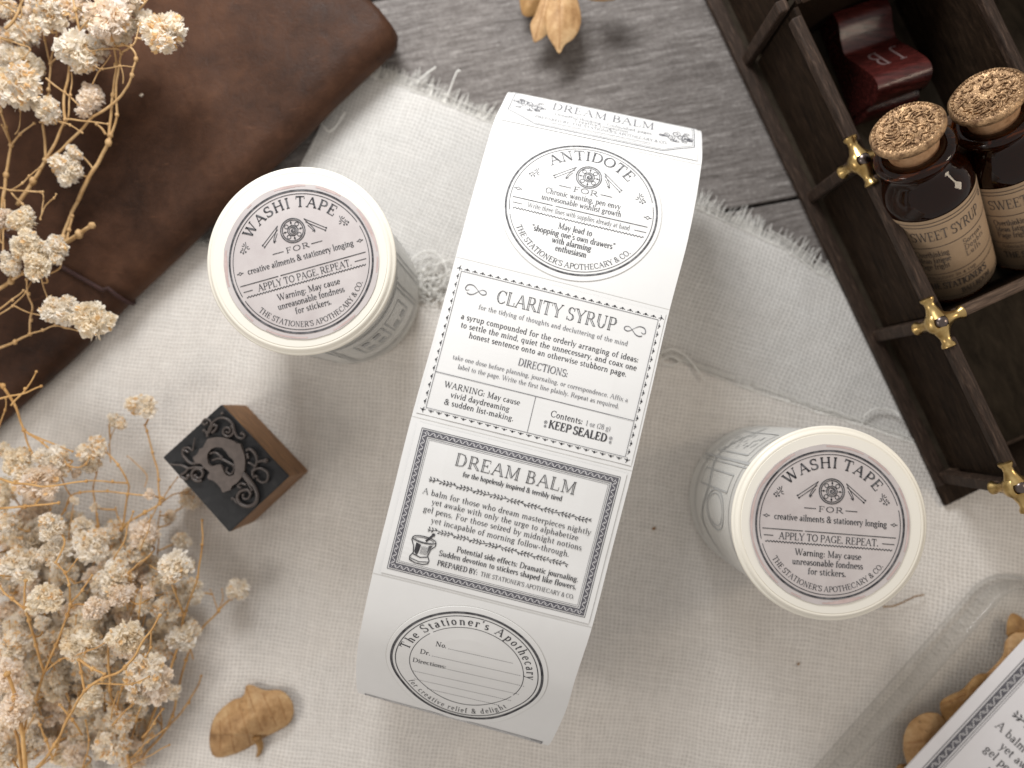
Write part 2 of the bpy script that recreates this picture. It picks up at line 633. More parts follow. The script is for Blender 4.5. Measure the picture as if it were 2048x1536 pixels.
# ------------------------------------------------------------------ serif stroke lettering
# L thick stroke, l thin stroke (x y pairs), A modulated arc (cx cy rx ry a0 a1), S serif (x y half), D dot (x y r)
G = {
    'A': (0.92, "L .44 1 .80 0;l .44 1 .11 0;l .22 .36 .66 .36;S .11 0 .12;S .80 0 .14"),
    'B': (0.80, "L .2 0 .2 1;A .38 .76 .25 .24 -90 90;A .38 .26 .32 .26 -90 90;l .08 1 .4 1;l .2 .52 .4 .52;l .08 0 .4 0"),
    'C': (0.86, "A .48 .5 .38 .5 48 312;l .76 1 .76 .70;l .76 .24 .76 .12"),
    'D': (0.92, "L .2 0 .2 1;l .08 1 .42 1;l .08 0 .42 0;A .42 .5 .40 .5 -90 90"),
    'E': (0.78, "L .2 0 .2 1;l .08 1 .66 1 .66 .78;l .2 .52 .5 .52;l .5 .64 .5 .40;l .08 0 .70 0 .70 .24"),
    'F': (0.72, "L .2 0 .2 1;l .08 1 .66 1 .66 .78;l .2 .50 .5 .50;l .5 .62 .5 .38;S .2 0 .14"),
    'G': (0.92, "A .48 .5 .38 .5 50 325;L .78 .06 .78 .42;S .76 .42 .14;l .76 1 .76 .74"),
    'H': (0.98, "L .2 0 .2 1;L .78 0 .78 1;l .2 .52 .78 .52;S .2 0 .13;S .2 1 .13;S .78 0 .13;S .78 1 .13"),
    'I': (0.42, "L .21 0 .21 1;S .21 0 .14;S .21 1 .14"),
    'J': (0.52, "L .3 .18 .3 1;A .12 .18 .18 .2 -130 0;S .3 1 .14"),
    'K': (0.88, "L .2 0 .2 1;l .72 1 .22 .42;L .38 .6 .78 0;S .2 0 .13;S .2 1 .13;S .72 1 .12;S .78 0 .12"),
    'L': (0.74, "L .2 0 .2 1;l .08 0 .68 0 .68 .28;S .2 1 .14"),
    'M': (1.12, "l .2 0 .2 1;L .2 1 .56 .06;l .56 .06 .92 1;L .92 1 .92 0;S .2 0 .12;S .16 1 .10;S .96 1 .10;S .92 0 .14"),
    'N': (0.98, "l .2 0 .2 1;L .2 1 .78 0;l .78 0 .78 1;S .2 0 .12;S .16 1 .1;S .78 1 .13"),
    'O': (0.96, "A .48 .5 .39 .5 0 360"),
    'P': (0.76, "L .2 0 .2 1;l .08 1 .4 1;l .2 .46 .4 .46;A .4 .73 .3 .27 -90 90;S .2 0 .14"),
    'Q': (0.96, "A .48 .5 .39 .5 0 360;L .5 .12 .86 -.18"),
    'R': (0.88, "L .2 0 .2 1;l .08 1 .4 1;l .2 .48 .4 .48;A .4 .74 .28 .26 -90 90;L .42 .48 .80 0;S .2 0 .14;S .82 0 .09"),
    'S': (0.70, "A .35 .75 .24 .25 40 270;A .35 .25 .27 .25 90 -140;l .58 1 .58 .74;l .09 0 .09 .27"),
    'T': (0.84, "L .42 0 .42 1;l .06 .76 .06 1 .78 1 .78 .76;S .42 0 .15"),
    'U': (0.94, "L .2 .35 .2 1;l .76 .35 .76 1;A .48 .35 .28 .35 180 360;S .2 1 .13;S .76 1 .12"),
    'V': (0.90, "L .1 1 .46 0;l .46 0 .80 1;S .1 1 .13;S .80 1 .11"),
    'W': (1.26, "L .1 1 .40 0;l .40 0 .64 .92;L .60 1 .90 0;l .90 0 1.16 1;S .1 1 .13;S .6 1 .1;S 1.16 1 .11"),
    'X': (0.86, "L .12 1 .76 0;l .74 1 .12 0;S .12 1 .12;S .76 0 .13;S .74 1 .1;S .12 0 .1"),
    'Y': (0.86, "L .1 1 .44 .45;l .76 1 .44 .45;L .44 .45 .44 0;S .1 1 .13;S .76 1 .11;S .44 0 .14"),
    'Z': (0.78, "l .12 .8 .12 1 .68 1;L .68 1 .1 0;l .1 0 .70 0 .70 .22"),
    'a': (0.56, "A .27 .44 .14 .18 0 150;L .41 .08 .41 .44;A .25 .17 .16 .17 0 360;l .41 .08 .52 .02"),
    'b': (0.60, "L .15 0 .15 1;A .32 .31 .2 .31 -140 140;S .1 1 .08"),
    'c': (0.52, "A .29 .31 .2 .31 45 315"),
    'd': (0.62, "L .46 0 .46 1;A .28 .31 .2 .31 40 320;S .41 1 .08;S .51 0 .07"),
    'e': (0.54, "A .28 .31 .2 .31 0 315;l .08 .33 .48 .33"),
    'f': (0.40, "L .18 0 .18 .78;A .32 .78 .14 .2 50 180;l .04 .6 .38 .6;S .18 0 .12"),
    'g': (0.58, "A .26 .42 .17 .19 0 360;A .27 -.10 .2 .16 0 360;l .14 .24 .12 .08;l .40 .56 .54 .60"),
    'h': (0.64, "L .15 0 .15 1;A .32 .38 .17 .22 0 150;L .49 0 .49 .4;S .15 0 .1;S .49 0 .1;S .1 1 .07"),
    'i': (0.32, "L .17 0 .17 .6;S .17 0 .11;S .12 .6 .07;D .17 .84 .075"),
    'j': (0.30, "L .17 -.1 .17 .6;A .04 -.1 .13 .18 -120 0;S .12 .6 .07;D .17 .84 .075"),
    'k': (0.60, "L .15 0 .15 1;l .46 .6 .17 .26;L .26 .36 .52 0;S .15 0 .1;S .1 1 .07;S .48 .6 .09;S .54 0 .08"),
    'l': (0.32, "L .17 0 .17 1;S .17 0 .11;S .12 1 .07"),
    'm': (0.94, "L .15 0 .15 .6;A .31 .38 .16 .22 0 150;L .47 0 .47 .4;A .63 .38 .16 .22 0 150;L .79 0 .79 .4;S .15 0 .1;S .47 0 .09;S .79 0 .1;S .1 .6 .07"),
    'n': (0.64, "L .15 0 .15 .6;A .32 .38 .17 .22 0 150;L .49 0 .49 .4;S .15 0 .1;S .49 0 .1;S .1 .6 .07"),
    'o': (0.58, "A .29 .31 .2 .31 0 360"),
    'p': (0.62, "L .15 -.3 .15 .6;A .33 .31 .2 .31 -140 140;S .15 -.3 .1;S .1 .6 .07"),
    'q': (0.62, "L .46 -.3 .46 .62;A .28 .31 .2 .31 40 320;S .46 -.3 .1"),
    'r': (0.46, "L .15 0 .15 .6;A .32 .38 .16 .22 50 150;S .15 0 .11;S .1 .6 .07;D .40 .52 .06"),
    's': (0.44, "A .22 .46 .14 .155 35 270;A .22 .155 .16 .155 90 -145"),
    't': (0.40, "L .18 .14 .18 .8;A .30 .14 .12 .14 180 300;l .04 .6 .36 .6"),
    'u': (0.64, "L .15 .2 .15 .6;A .31 .2 .16 .2 180 340;L .47 0 .47 .6;S .1 .6 .07;S .42 .6 .07;S .53 0 .07"),
    'v': (0.56, "L .08 .6 .28 0;l .28 0 .48 .6;S .08 .6 .09;S .48 .6 .08"),
    'w': (0.82, "L .08 .6 .26 0;l .26 0 .42 .56;L .40 .6 .58 0;l .58 0 .74 .6;S .08 .6 .09;S .40 .6 .07;S .74 .6 .08"),
    'x': (0.56, "L .08 .6 .48 0;l .46 .6 .08 0;S .08 .6 .08;S .48 0 .08;S .46 .6 .07;S .08 0 .07"),
    'y': (0.56, "L .08 .6 .28 0;l .48 .6 .20 -.26;S .08 .6 .09;S .48 .6 .08;D .15 -.26 .06"),
    'z': (0.50, "l .08 .46 .08 .6 .42 .6;L .42 .6 .06 0;l .06 0 .44 0 .44 .14"),
    '.': (0.26, "D .12 .06 .075"),
    ',': (0.26, "D .12 .06 .075;l .16 .04 .08 -.14"),
    ':': (0.28, "D .13 .08 .075;D .13 .5 .075"),
    "'": (0.26, "D .13 .92 .08;l .17 .92 .09 .72"),
    '-': (0.40, "L .08 .3 .32 .3"),
    '&': (0.84, "A .36 .76 .17 .22 0 360;L .24 .62 .76 0;A .34 .24 .24 .24 130 340;l .56 .2 .72 .5;S .72 .5 .08"),
    '(': (0.34, "A .34 .4 .22 .56 115 245"),
    ')': (0.34, "A .0 .4 .22 .56 -65 65"),
    '"': (0.40, "D .12 .86 .08;l .12 .86 .18 1.0;D .28 .86 .08;l .28 .86 .34 1.0"),
    '”': (0.40, "D .12 .94 .08;l .14 .94 .06 .76;D .28 .94 .08;l .30 .94 .22 .76"),
    '1': (0.42, "L .22 0 .22 1;l .22 1 .08 .84;S .22 0 .13"),
    '2': (0.56, "A .27 .72 .19 .28 -30 160;l .44 .60 .08 0;L .08 .04 .48 .04"),
    '8': (0.58, "A .28 .76 .17 .24 0 360;A .28 .27 .21 .27 0 360"),
    '·': (0.36, "D .18 .36 .08"),
    ' ': (0.34, ""),
}
GC = {}


def glyph(ch):
    if ch in GC:
        return GC[ch]
    adv, src = G.get(ch, G[' '])
    out = []
    for tok in src.split(';'):
        tok = tok.strip()
        if not tok:
            continue
        k = tok[0]
        a = [float(q) for q in tok[1:].split()]
        if k in 'Ll':
            out.append((k, [(a[i], a[i + 1]) for i in range(0, len(a), 2)]))
        elif k == 'S':
            out.append(('l', [(a[0] - a[2], a[1]), (a[0] + a[2], a[1])]))
        elif k == 'D':
            out.append(('D', a))
        elif k == 'A':
            cx, cy, rx, ry, a0, a1 = a
            n = max(3, int(abs(a1 - a0) / 26))
            out.append(('A', [(cx + rx * math.cos(R(a0 + (a1 - a0) * i / n)), cy + ry * math.sin(R(a0 + (a1 - a0) * i / n)), abs(math.cos(R(a0 + (a1 - a0) * i / n)))) for i in range(n + 1)]))
    GC[ch] = (adv, out)
    return GC[ch]


class Print:
    """flat print: ribbons laid on a surface through map(x, y) -> Vector.  x right, y down."""

    def __init__(s, mp):
        s.mp = mp
        s.mb = MB()

    def ribbon(s, pts, w, closed=False):
        n = len(pts)
        if n < 2:
            return
        if not hasattr(w, '__len__'):
            w = [w] * n
        vs = []
        for i in range(n):
            if closed:
                a, b = pts[(i - 1) % n], pts[(i + 1) % n]
            else:
                a, b = pts[max(i - 1, 0)], pts[min(i + 1, n - 1)]
            dx, dy = b[0] - a[0], b[1] - a[1]
            l_ = math.hypot(dx, dy) or 1.0
            nx, ny = -dy / l_, dx / l_
            h = w[i] / 2
            # widen at corners
            if 0 < i < n - 1 and not closed:
                c = pts[i]
                ux, uy = c[0] - a[0], c[1] - a[1]
                lu = math.hypot(ux, uy) or 1
                cs = abs((ux * dx + uy * dy) / (lu * l_))
                h /= max(cs, 0.5)
            vs.append(s.mp(pts[i][0] + nx * h, pts[i][1] + ny * h))
            vs.append(s.mp(pts[i][0] - nx * h, pts[i][1] - ny * h))
        m_ = n if closed else n - 1
        fs = [(2 * i, 2 * ((i + 1) % n), 2 * ((i + 1) % n) + 1, 2 * i + 1) for i in range(m_)]
        s.mb.add(vs, fs)

    def line(s, x0, y0, x1, y1, w, sub=12, broken=False):
        n = max(1, int(math.hypot(x1 - x0, y1 - y0) / sub))
        pts = [(x0 + (x1 - x0) * i / n, y0 + (y1 - y0) * i / n) for i in range(n + 1)]
        s.ribbon(pts, w)

    def dots(s, x0, y0, x1, y1, w, gap):
        n = int(math.hypot(x1 - x0, y1 - y0) / gap)
        dx, dy = (x1 - x0) / n, (y1 - y0) / n
        for i in range(n):
            a = (x0 + dx * i, y0 + dy * i)
            s.ribbon([a, (a[0] + dx * 0.5, a[1] + dy * 0.5)], w)

    def wavy(s, x0, y0, x1, y1, amp, wl, w):
        L_ = math.hypot(x1 - x0, y1 - y0)
        n = int(L_ / wl * 4)
        tx, ty = (x1 - x0) / L_, (y1 - y0) / L_
        pts = []
        for i in range(n + 1):
            q = L_ * i / n
            a = amp * math.sin(i * PI / 2)
            pts.append((x0 + tx * q - ty * a, y0 + ty * q + tx * a))
        s.ribbon(pts, w)

    def ring(s, cx, cy, r, w, ry=None, a0=0, a1=360, n=72):
        ry = ry or r
        full = abs(a1 - a0) >= 360
        k = n if full else n + 1
        pts = [(cx + r * math.cos(R(a0 + (a1 - a0) * i / n)), cy - ry * math.sin(R(a0 + (a1 - a0) * i / n))) for i in range(k)]
        s.ribbon(pts, w, closed=full)

    def poly(s, pts):
        cx = sum(p[0] for p in pts) / len(pts)
        cy = sum(p[1] for p in pts) / len(pts)
        vs = [s.mp(cx, cy)] + [s.mp(*p) for p in pts]
        n = len(pts)
        s.mb.add(vs, [(0, i + 1, (i + 1) % n + 1) for i in range(n)])

    def dot(s, x, y, r, n=8, ry=None, rot=0.0):
        ry = ry or r
        c, q = math.cos(rot), math.sin(rot)
        s.poly([(x + r * math.cos(2 * PI * i / n) * c - ry * math.sin(2 * PI * i / n) * q, y + r * math.cos(2 * PI * i / n) * q + ry * math.sin(2 * PI * i / n) * c) for i in range(n)])

    def char(s, ch, ox, oy, ang, cap, sx=1.0, wt=1.0, outline=False):
        adv, st = glyph(ch)
        ca, sa = math.cos(ang), math.sin(ang)

        def T(x, y):
            x *= cap * sx
            y *= cap
            return (ox + x * ca + y * sa, oy + x * sa - y * ca)
        thick = 0.135 * cap * wt
        thin = 0.062 * cap * wt
        for k, a in st:
            if k == 'L':
                if outline:
                    p, q = a[0], a[1]
                    d = math.hypot((q[0] - p[0]) * sx, q[1] - p[1]) or 1
                    nx, ny = -(q[1] - p[1]) / d / sx, (q[0] - p[0]) * sx / d
                    for sg in (-1, 1):
                        o_ = 0.06 * sg
                        s.ribbon([T(p[0] + nx * o_, p[1] + ny * o_), T(q[0] + nx * o_, q[1] + ny * o_)], thin * (0.8 if sg < 0 else 1.1))
                else:
                    s.ribbon([T(*p) for p in a], thick)
            elif k == 'l':
                s.ribbon([T(*p) for p in a], thin)
            elif k == 'D':
                x, y = T(a[0], a[1])
                s.dot(x, y, a[2] * cap * (0.8 + 0.4 * wt), 6)
            else:
                if outline:
                    m_ = max(q[2] for q in a)
                    cx = sum(q[0] for q in a) / len(a)
                    s.ribbon([T(q[0], q[1]) for q in a], thin)
                    s.ribbon([T(q[0] + (0.10 * q[2] if q[0] < cx else -0.10 * q[2]), q[1]) for q in a], thin * 0.8)
                else:
                    s.ribbon([T(q[0], q[1]) for q in a], [thin + (thick - thin) * q[2] for q in a])
        return adv

    def text(s, txt, x0, y0, x1, y1, cap, wt=1.0, outline=False, sx=None):
        """baseline from (x0,y0) to (x1,y1), spread to fill the span"""
        span = math.hypot(x1 - x0, y1 - y0)
        ang = math.atan2(y1 - y0, x1 - x0)
        nat = sum(glyph(c)[0] for c in txt) * cap
        sx_ = 1.0
        if sx is not None:
            sx_ = sx
        elif nat > span:
            sx_ = span / nat
        elif nat < span * 0.96:
            sx_ = min(1.22, span / nat * 0.96)
        tr = (span - nat * sx_) / max(1, len(txt) - 1)
        x = 0.0
        for c in txt:
            s.char(c, x0 + x * math.cos(ang), y0 + x * math.sin(ang), ang, cap, sx_, wt, outline)
            x += glyph(c)[0] * cap * sx_ + tr

    def arc(s, txt, cx, cy, r, mid, half, cap, wt=1.0, inward=False, ry=None, sx=1.0):
        """mid: degrees counter-clockwise from +x; letters run clockwise on top (inward=False) or counter-clockwise at the bottom"""
        ry = ry or r
        tot = sum(glyph(c)[0] for c in txt)
        x = 0.0
        for c in txt:
            a = glyph(c)[0]
            f_ = (x + a / 2) / tot
            if not inward:
                th = mid + half - 2 * half * f_
            else:
                th = mid - half + 2 * half * f_
            px, py = cx + r * math.cos(R(th)), cy - ry * math.sin(R(th))
            if not inward:
                ang = R(90 - th)
            else:
                ang = -R(th + 90)
            w = a * cap * sx / 2
            s.char(c, px - w * math.cos(ang), py - w * math.sin(ang), ang, cap, sx, wt)
            x += a

    def spiral(s, cx, cy, r0, r1, a0, turns, w, n=20):
        pts = []
        for i in range(n + 1):
            f_ = i / n
            a = R(a0) + 2 * PI * turns * f_
            r = r0 + (r1 - r0) * f_
            pts.append((cx + r * math.cos(a), cy - r * math.sin(a)))
        s.ribbon(pts, [w * (0.6 + 0.8 * math.sin(PI * i / n)) for i in range(n + 1)])

    def build(s, name, material, parent):
        return s.mb.build(name, material, parent)


def sub_map(mp, cx, cy, rot, k):
    c, q = math.cos(rot), math.sin(rot)
    return lambda x, y: mp(cx + k * (x * c - y * q), cy + k * (x * q + y * c))


def flourish(p, cx, cy, k, rot, flip=1, wt=1.0):
    """small sprig with curls and three hearts"""
    c, q = math.cos(rot), math.sin(rot)

    def T(x, y):
        x *= flip
        return (cx + k * (x * c - y * q), cy + k * (x * q + y * c))
    w = 0.10 * k * wt
    p.ribbon([T(0, -0.9), T(-0.1, -0.3), T(0.05, 0.2), T(0.3, 0.7)], w)
    for sx_, ox, oy, rr in ((1, 0.35, -0.45, 0.3), (-1, -0.45, 0.0, 0.33), (1, 0.55, 0.25, 0.25)):
        pts = []
        for i in range(12):
            a = 0.6 + 4.6 * i / 11
            r_ = rr * (1 - i / 16)
            pts.append(T(ox + sx_ * r_ * math.cos(a), oy + r_ * math.sin(a)))
        p.ribbon(pts, w)
    for x, y in ((0.35, 0.95), (-0.05, 0.75), (0.75, 0.75)):
        a = T(x, y)
        p.dot(a[0], a[1], 0.16 * k, 6)


def emblem(p, cx, cy, r, wt=1.0):
    w = r * 0.07 * wt
    p.ring(cx, cy, r, w * 1.2, n=36)
    p.ring(cx, cy, r * 0.86, w, n=32)
    p.ring(cx, cy, r * 0.42, w, n=24)
    p.ring(cx, cy, r * 0.30, w * 0.8, n=20)
    for i in range(8):
        a = i * PI / 4
        c, q = math.cos(a), math.sin(a)
        if i % 2 == 0:
            p.dot(cx + r * 0.66 * c, cy + r * 0.66 * q, r * 0.085, 6)
            p.ribbon([(cx + r * 0.42 * c, cy + r * 0.42 * q), (cx + r * 0.84 * c, cy + r * 0.84 * q)], w * 0.6)
        else:
            p.ring(cx + r * 0.62 * c, cy + r * 0.62 * q, r * 0.16, w * 0.8, n=10)
    p.spiral(cx, cy, r * 0.02, r * 0.24, 0, 1.3, w * 1.3, 14)


def sticks(p, cx, cy, k, side, wt=1.0):
    w = 0.009 * k * wt
    for (a, b) in (((0.19, -0.57), (0.46, -0.36)), ((0.20, -0.52), (0.44, -0.33)), ((0.22, -0.47), (0.29, -0.36))):
        p.ribbon([(cx + side * a[0] * k, cy + a[1] * k), (cx + side * b[0] * k, cy + b[1] * k)], w)
        p.dot(cx + side * b[0] * k, cy + b[1] * k, w * 1.5, 6)
    p.ribbon([(cx + side * 0.19 * k, cy - 0.57 * k), (cx + side * 0.28 * k, cy - 0.42 * k), (cx + side * 0.30 * k, cy - 0.37 * k), (cx + side * 0.26 * k, cy - 0.37 * k)], w)


def diamond(p, cx, cy, r, w):
    p.ribbon([(cx - r, cy), (cx, cy - r * 0.8), (cx + r, cy), (cx, cy + r * 0.8)], w, closed=True)
    p.ribbon([(cx - r * 1.8, cy), (cx - r, cy)], w)
    p.ribbon([(cx + r, cy), (cx + r * 1.8, cy)], w)


def round_label(p, cx, cy, k, kind):
    """design shared by the round stickers, radius k"""
    p.ring(cx, cy, k * 1.0, k * 0.026, n=120)
    p.ring(cx, cy, k * 0.952, k * 0.009, n=100, a0=20, a1=196)
    p.ring(cx, cy, k * 0.952, k * 0.009, n=100, a0=200, a1=376)
    wl = k * 0.0085
    if kind == 'washi':
        p.arc("WASHI TAPE", cx, cy, k * 0.77, 90, 51, k * 0.14, 1.35, sx=1.15)
        flourish(p, cx - k * 0.70, cy - k * 0.40, k * 0.085, 0.25, -1)
        flourish(p, cx + k * 0.70, cy - k * 0.40, k * 0.085, -0.25, 1)
        emblem(p, cx, cy - k * 0.45, k * 0.17)
        for q in (-1, 1):
            sticks(p, cx, cy, k, q)
        ey = cy
        fy = cy - k * 0.165
        p.text("FOR", cx - k * 0.17, fy, cx + k * 0.17, fy, k * 0.072, 1.15, sx=1.7)
        p.line(cx - k * 0.36, fy - k * 0.035, cx - k * 0.20, fy - k * 0.035, wl * 1.2)
        p.line(cx + k * 0.20, fy - k * 0.035, cx + k * 0.36, fy - k * 0.035, wl * 1.2)
        p.text("creative ailments & stationery longing", cx - k * 0.76, cy - k * 0.02, cx + k * 0.77, cy - k * 0.02, k * 0.086, 1.0)
        diamond(p, cx - k * 0.865, cy - k * 0.06, k * 0.026, wl * 1.3)
        diamond(p, cx + k * 0.865, cy - k * 0.06, k * 0.026, wl * 1.3)
        p.line(cx - k * 0.91, cy + k * 0.115, cx - k * 0.36, cy + k * 0.115, wl * 1.3)
        p.line(cx - k * 0.33, cy + k * 0.115, cx + k * 0.90, cy + k * 0.115, wl * 1.3)
        p.text("APPLY TO PAGE. REPEAT.", cx - k * 0.68, cy + k * 0.245, cx + k * 0.67, cy + k * 0.245, k * 0.092, 0.95)
        p.line(cx - k * 0.885, cy + k * 0.205, cx - k * 0.755, cy + k * 0.205, wl * 1.2)
        p.line(cx + k * 0.72, cy + k * 0.205, cx + k * 0.885, cy + k * 0.205, wl * 1.2)
        p.wavy(cx - k * 0.86, cy + k * 0.285, cx + k * 0.86, cy + k * 0.285, k * 0.009, k * 0.042, wl * 1.2)
        p.text("Warning: May cause", cx - k * 0.45, cy + k * 0.445, cx + k * 0.45, cy + k * 0.445, k * 0.086, 1.0)
        p.text("unreasonable fondness", cx - k * 0.48, cy + k * 0.57, cx + k * 0.48, cy + k * 0.57, k * 0.086, 1.0)
        p.text("for stickers.", cx - k * 0.26, cy + k * 0.69, cx + k * 0.26, cy + k * 0.69, k * 0.086, 1.0)
        p.arc("THE STATIONER'S APOTHECARY & CO.", cx, cy, k * 0.91, 270, 56, k * 0.072, 0.95, inward=True)
    else:
        p.arc("ANTIDOTE", cx, cy, k * 0.765, 90, 43, k * 0.15, 1.25, sx=1.2)
        flourish(p, cx - k * 0.70, cy - k * 0.40, k * 0.085, 0.25, -1)
        flourish(p, cx + k * 0.72, cy - k * 0.36, k * 0.085, -0.25, 1)
        emblem(p, cx, cy - k * 0.50, k * 0.17)
        for q in (-1, 1):
            sticks(p, cx, cy - k * 0.05, k, q)
        fy = cy - k * 0.235
        p.text("FOR", cx - k * 0.17, fy, cx + k * 0.17, fy, k * 0.075, 1.15, sx=1.7)
        p.line(cx - k * 0.36, fy - k * 0.04, cx - k * 0.20, fy - k * 0.04, wl * 1.2)
        p.line(cx + k * 0.20, fy - k * 0.04, cx + k * 0.36, fy - k * 0.04, wl * 1.2)
        p.text("Chronic wanting, pen envy", cx - k * 0.52, cy - k * 0.12, cx + k * 0.50, cy - k * 0.12, k * 0.086, 1.0)
        p.text("unreasonable wishlist growth", cx - k * 0.55, cy - k * 0.01, cx + k * 0.53, cy - k * 0.01, k * 0.086, 1.0)
        diamond(p, cx - k * 0.875, cy - k * 0.09, k * 0.03, wl * 1.4)
        diamond(p, cx + k * 0.875, cy - k * 0.09, k * 0.03, wl * 1.4)
        p.line(cx - k * 0.92, cy + k * 0.05, cx - k * 0.38, cy + k * 0.05, wl * 1.5)
        p.line(cx - k * 0.34, cy + k * 0.05, cx + k * 0.90, cy + k * 0.05, wl * 1.5)
        p.text("Write three lines with supplies already at hand", cx - k * 0.70, cy + k * 0.16, cx + k * 0.68, cy + k * 0.16, k * 0.078, 0.7)
        p.line(cx - k * 0.90, cy + k * 0.135, cx - k * 0.77, cy + k * 0.135, wl * 1.2)
        p.line(cx + k * 0.74, cy + k * 0.135, cx + k * 0.90, cy + k * 0.135, wl * 1.2)
        p.wavy(cx - k * 0.88, cy + k * 0.215, cx + k * 0.88, cy + k * 0.215, k * 0.010, k * 0.044, wl * 1.3)
        p.text("May lead to", cx - k * 0.24, cy + k * 0.375, cx + k * 0.22, cy + k * 0.375, k * 0.092, 1.15)
        p.text("\"shopping one's own drawers”", cx - k * 0.57, cy + k * 0.49, cx + k * 0.55, cy + k * 0.49, k * 0.092, 1.15)
        p.text("with alarming", cx - k * 0.27, cy + k * 0.60, cx + k * 0.26, cy + k * 0.60, k * 0.092, 1.15)
        p.text("enthusiasm", cx - k * 0.20, cy + k * 0.71, cx + k * 0.22, cy + k * 0.71, k * 0.092, 1.15)
        p.arc("THE STATIONER'S APOTHECARY & CO.", cx, cy, k * 0.915, 270, 58, k * 0.076, 1.05, inward=True)


def branch(p, x0, y0, x1, y1, k):
    """leafy rule mirrored at its middle"""
    p.wavy(x0, y0, x1, y1, k * 0.25, k * 4.6, k * 0.22)
    n = int((x1 - x0) / (k * 1.15))
    for i in range(n):
        f_ = (i + 0.5) / n
        x, y = x0 + (x1 - x0) * f_, y0 + (y1 - y0) * f_
        sg = -1 if f_ < 0.5 else 1
        for up in (-1, 1):
            if (i * 7 + up) % 5 == 0:
                continue
            p.dot(x, y + up * k * 0.55, k * 0.52, 6, ry=k * 0.20, rot=sg * up * 0.7 + (0.2 if i % 3 == 0 else 0))


def guilloche(pb, pl, x0, y0, x1, y1, w):
    """dark band with pale scrolls and fine outer rules"""
    cs = [(x0, y0), (x1, y0), (x1, y1), (x0, y1)]
    h = w / 2
    for i in range(4):
        a, b = cs[i], cs[(i + 1) % 4]
        dx, dy = b[0] - a[0], b[1] - a[1]
        L_ = math.hypot(dx, dy)
        tx, ty = dx / L_, dy / L_
        pb.line(a[0] - tx * h, a[1] - ty * h, b[0] - tx * (h + 0.05), b[1] - ty * (h + 0.05), w)
        n = int(L_ / (w * 1.15))
        for j in range(n):
            f_ = (j + 0.5) / n
            x, y = a[0] + dx * f_, a[1] + dy * f_
            nx, ny = -ty, tx
            r_ = w * 0.30
            pts = []
            for q in range(9):
                u = -1 + 2 * q / 8
                pts.append((x + tx * u * w * 0.52 + nx * math.sin(u * PI) * r_, y + ty * u * w * 0.52 + ny * math.sin(u * PI) * r_))
            pl.ribbon(pts, w * 0.10)
            pl.ring(x, y, w * 0.17, w * 0.06, n=8)
            pl.ribbon([(x + tx * w * 0.5 + nx * r_, y + ty * w * 0.5 + ny * r_), (x + tx * w * 0.62 - nx * r_, y + ty * w * 0.62 - ny * r_)], w * 0.06)
    return


def dream_label(pk, pb, pl, pm):
    """pk black print, pb band, pl pale scrolls, local cell 350 x 250"""
    guilloche(pb, pl, 27, 20, 328, 230, 9.0)
    for (a, w) in ((20.4, 0.9), (33.6, 0.8), (36.0, 0.5)):
        x0, y0, x1, y1 = a, a - 7, 355 - a, 257 - a
        for q in (((x0, y0), (x1, y0)), ((x1, y0), (x1, y1)), ((x1, y1), (x0, y1)), ((x0, y1), (x0, y0))):
            pm.line(*q[0], *q[1], w)
    pk.text("DREAM BALM", 82, 57, 273, 57, 19, 0.85, outline=True)
    pk.text("for the hopelessly inspired & terribly tired", 99, 71.5, 256, 71.5, 7.8, 1.2)
    branch(pk, 50, 88, 308, 91, 4.6)
    pk.text("A balm for those who dream masterpieces nightly", 45, 112, 312, 112, 8.9, 0.95)
    pk.text("yet awake with only the urge to alphabetize", 63, 125, 295, 125, 8.9, 0.95)
    pk.text("gel pens. For those seized by midnight notions", 53, 138.5, 304, 138.5, 8.9, 0.95)
    pk.text("yet incapable of morning follow-through.", 69, 152.5, 288, 152.5, 8.9, 0.95)
    branch(pk, 67, 163, 290, 164.5, 4.4)
    pk.text("Potential side effects: Dramatic journaling.", 118, 186, 311, 186, 8.3, 1.2)
    pk.text("Sudden devotion to stickers shaped like flowers.", 93, 198, 311, 198, 8.3, 1.2)
    pk.text("PREPARED BY:", 94, 213, 158, 213, 7.8, 1.3)
    pk.text("THE STATIONER'S APOTHECARY & CO.", 163, 213, 311, 213, 6.4, 1.0)
    # mortar and pestle
    cx, cy = 66, 197
    out = [(-18, -17), (-19, -13), (-14, -4), (-12, 6), (-16, 13), (-15, 18), (-6, 21), (6, 21), (14, 18), (15, 13), (11, 6), (13, -4), (19, -11), (19, -16)]
    pk.ribbon([(cx + a, cy + b) for a, b in out], 1.5)
    pk.ring(cx, cy - 16.5, 18.5, 1.4, ry=5.0, n=28)
    pk.ring(cx, cy - 16, 15, 0.8, ry=3.2, n=24)
    pk.ribbon([(cx + 3, cy - 15), (cx + 12, cy - 27)], 3.4)
    pk.dot(cx + 12, cy - 27, 2.8, 8)
    pk.poly([(cx - 11, cy - 10), (cx - 3, cy - 8), (cx - 4, cy + 2), (cx - 6, cy + 9), (cx - 11, cy + 4)])
    pk.poly([(cx + 9, cy - 9), (cx + 15, cy - 11), (cx + 11, cy - 2), (cx + 9, cy + 4)])
    pk.ribbon([(cx - 12, cy + 8), (cx, cy + 11), (cx + 11, cy + 8)], 1.6)
    pk.ribbon([(cx - 15, cy + 15), (cx, cy + 18), (cx + 14, cy + 15)], 1.2)
    for i in range(7):
        x = cx - 1 + i * 1.8
        pk.line(x, cy - 7, x - 0.6, cy + 6, 0.55, 20)


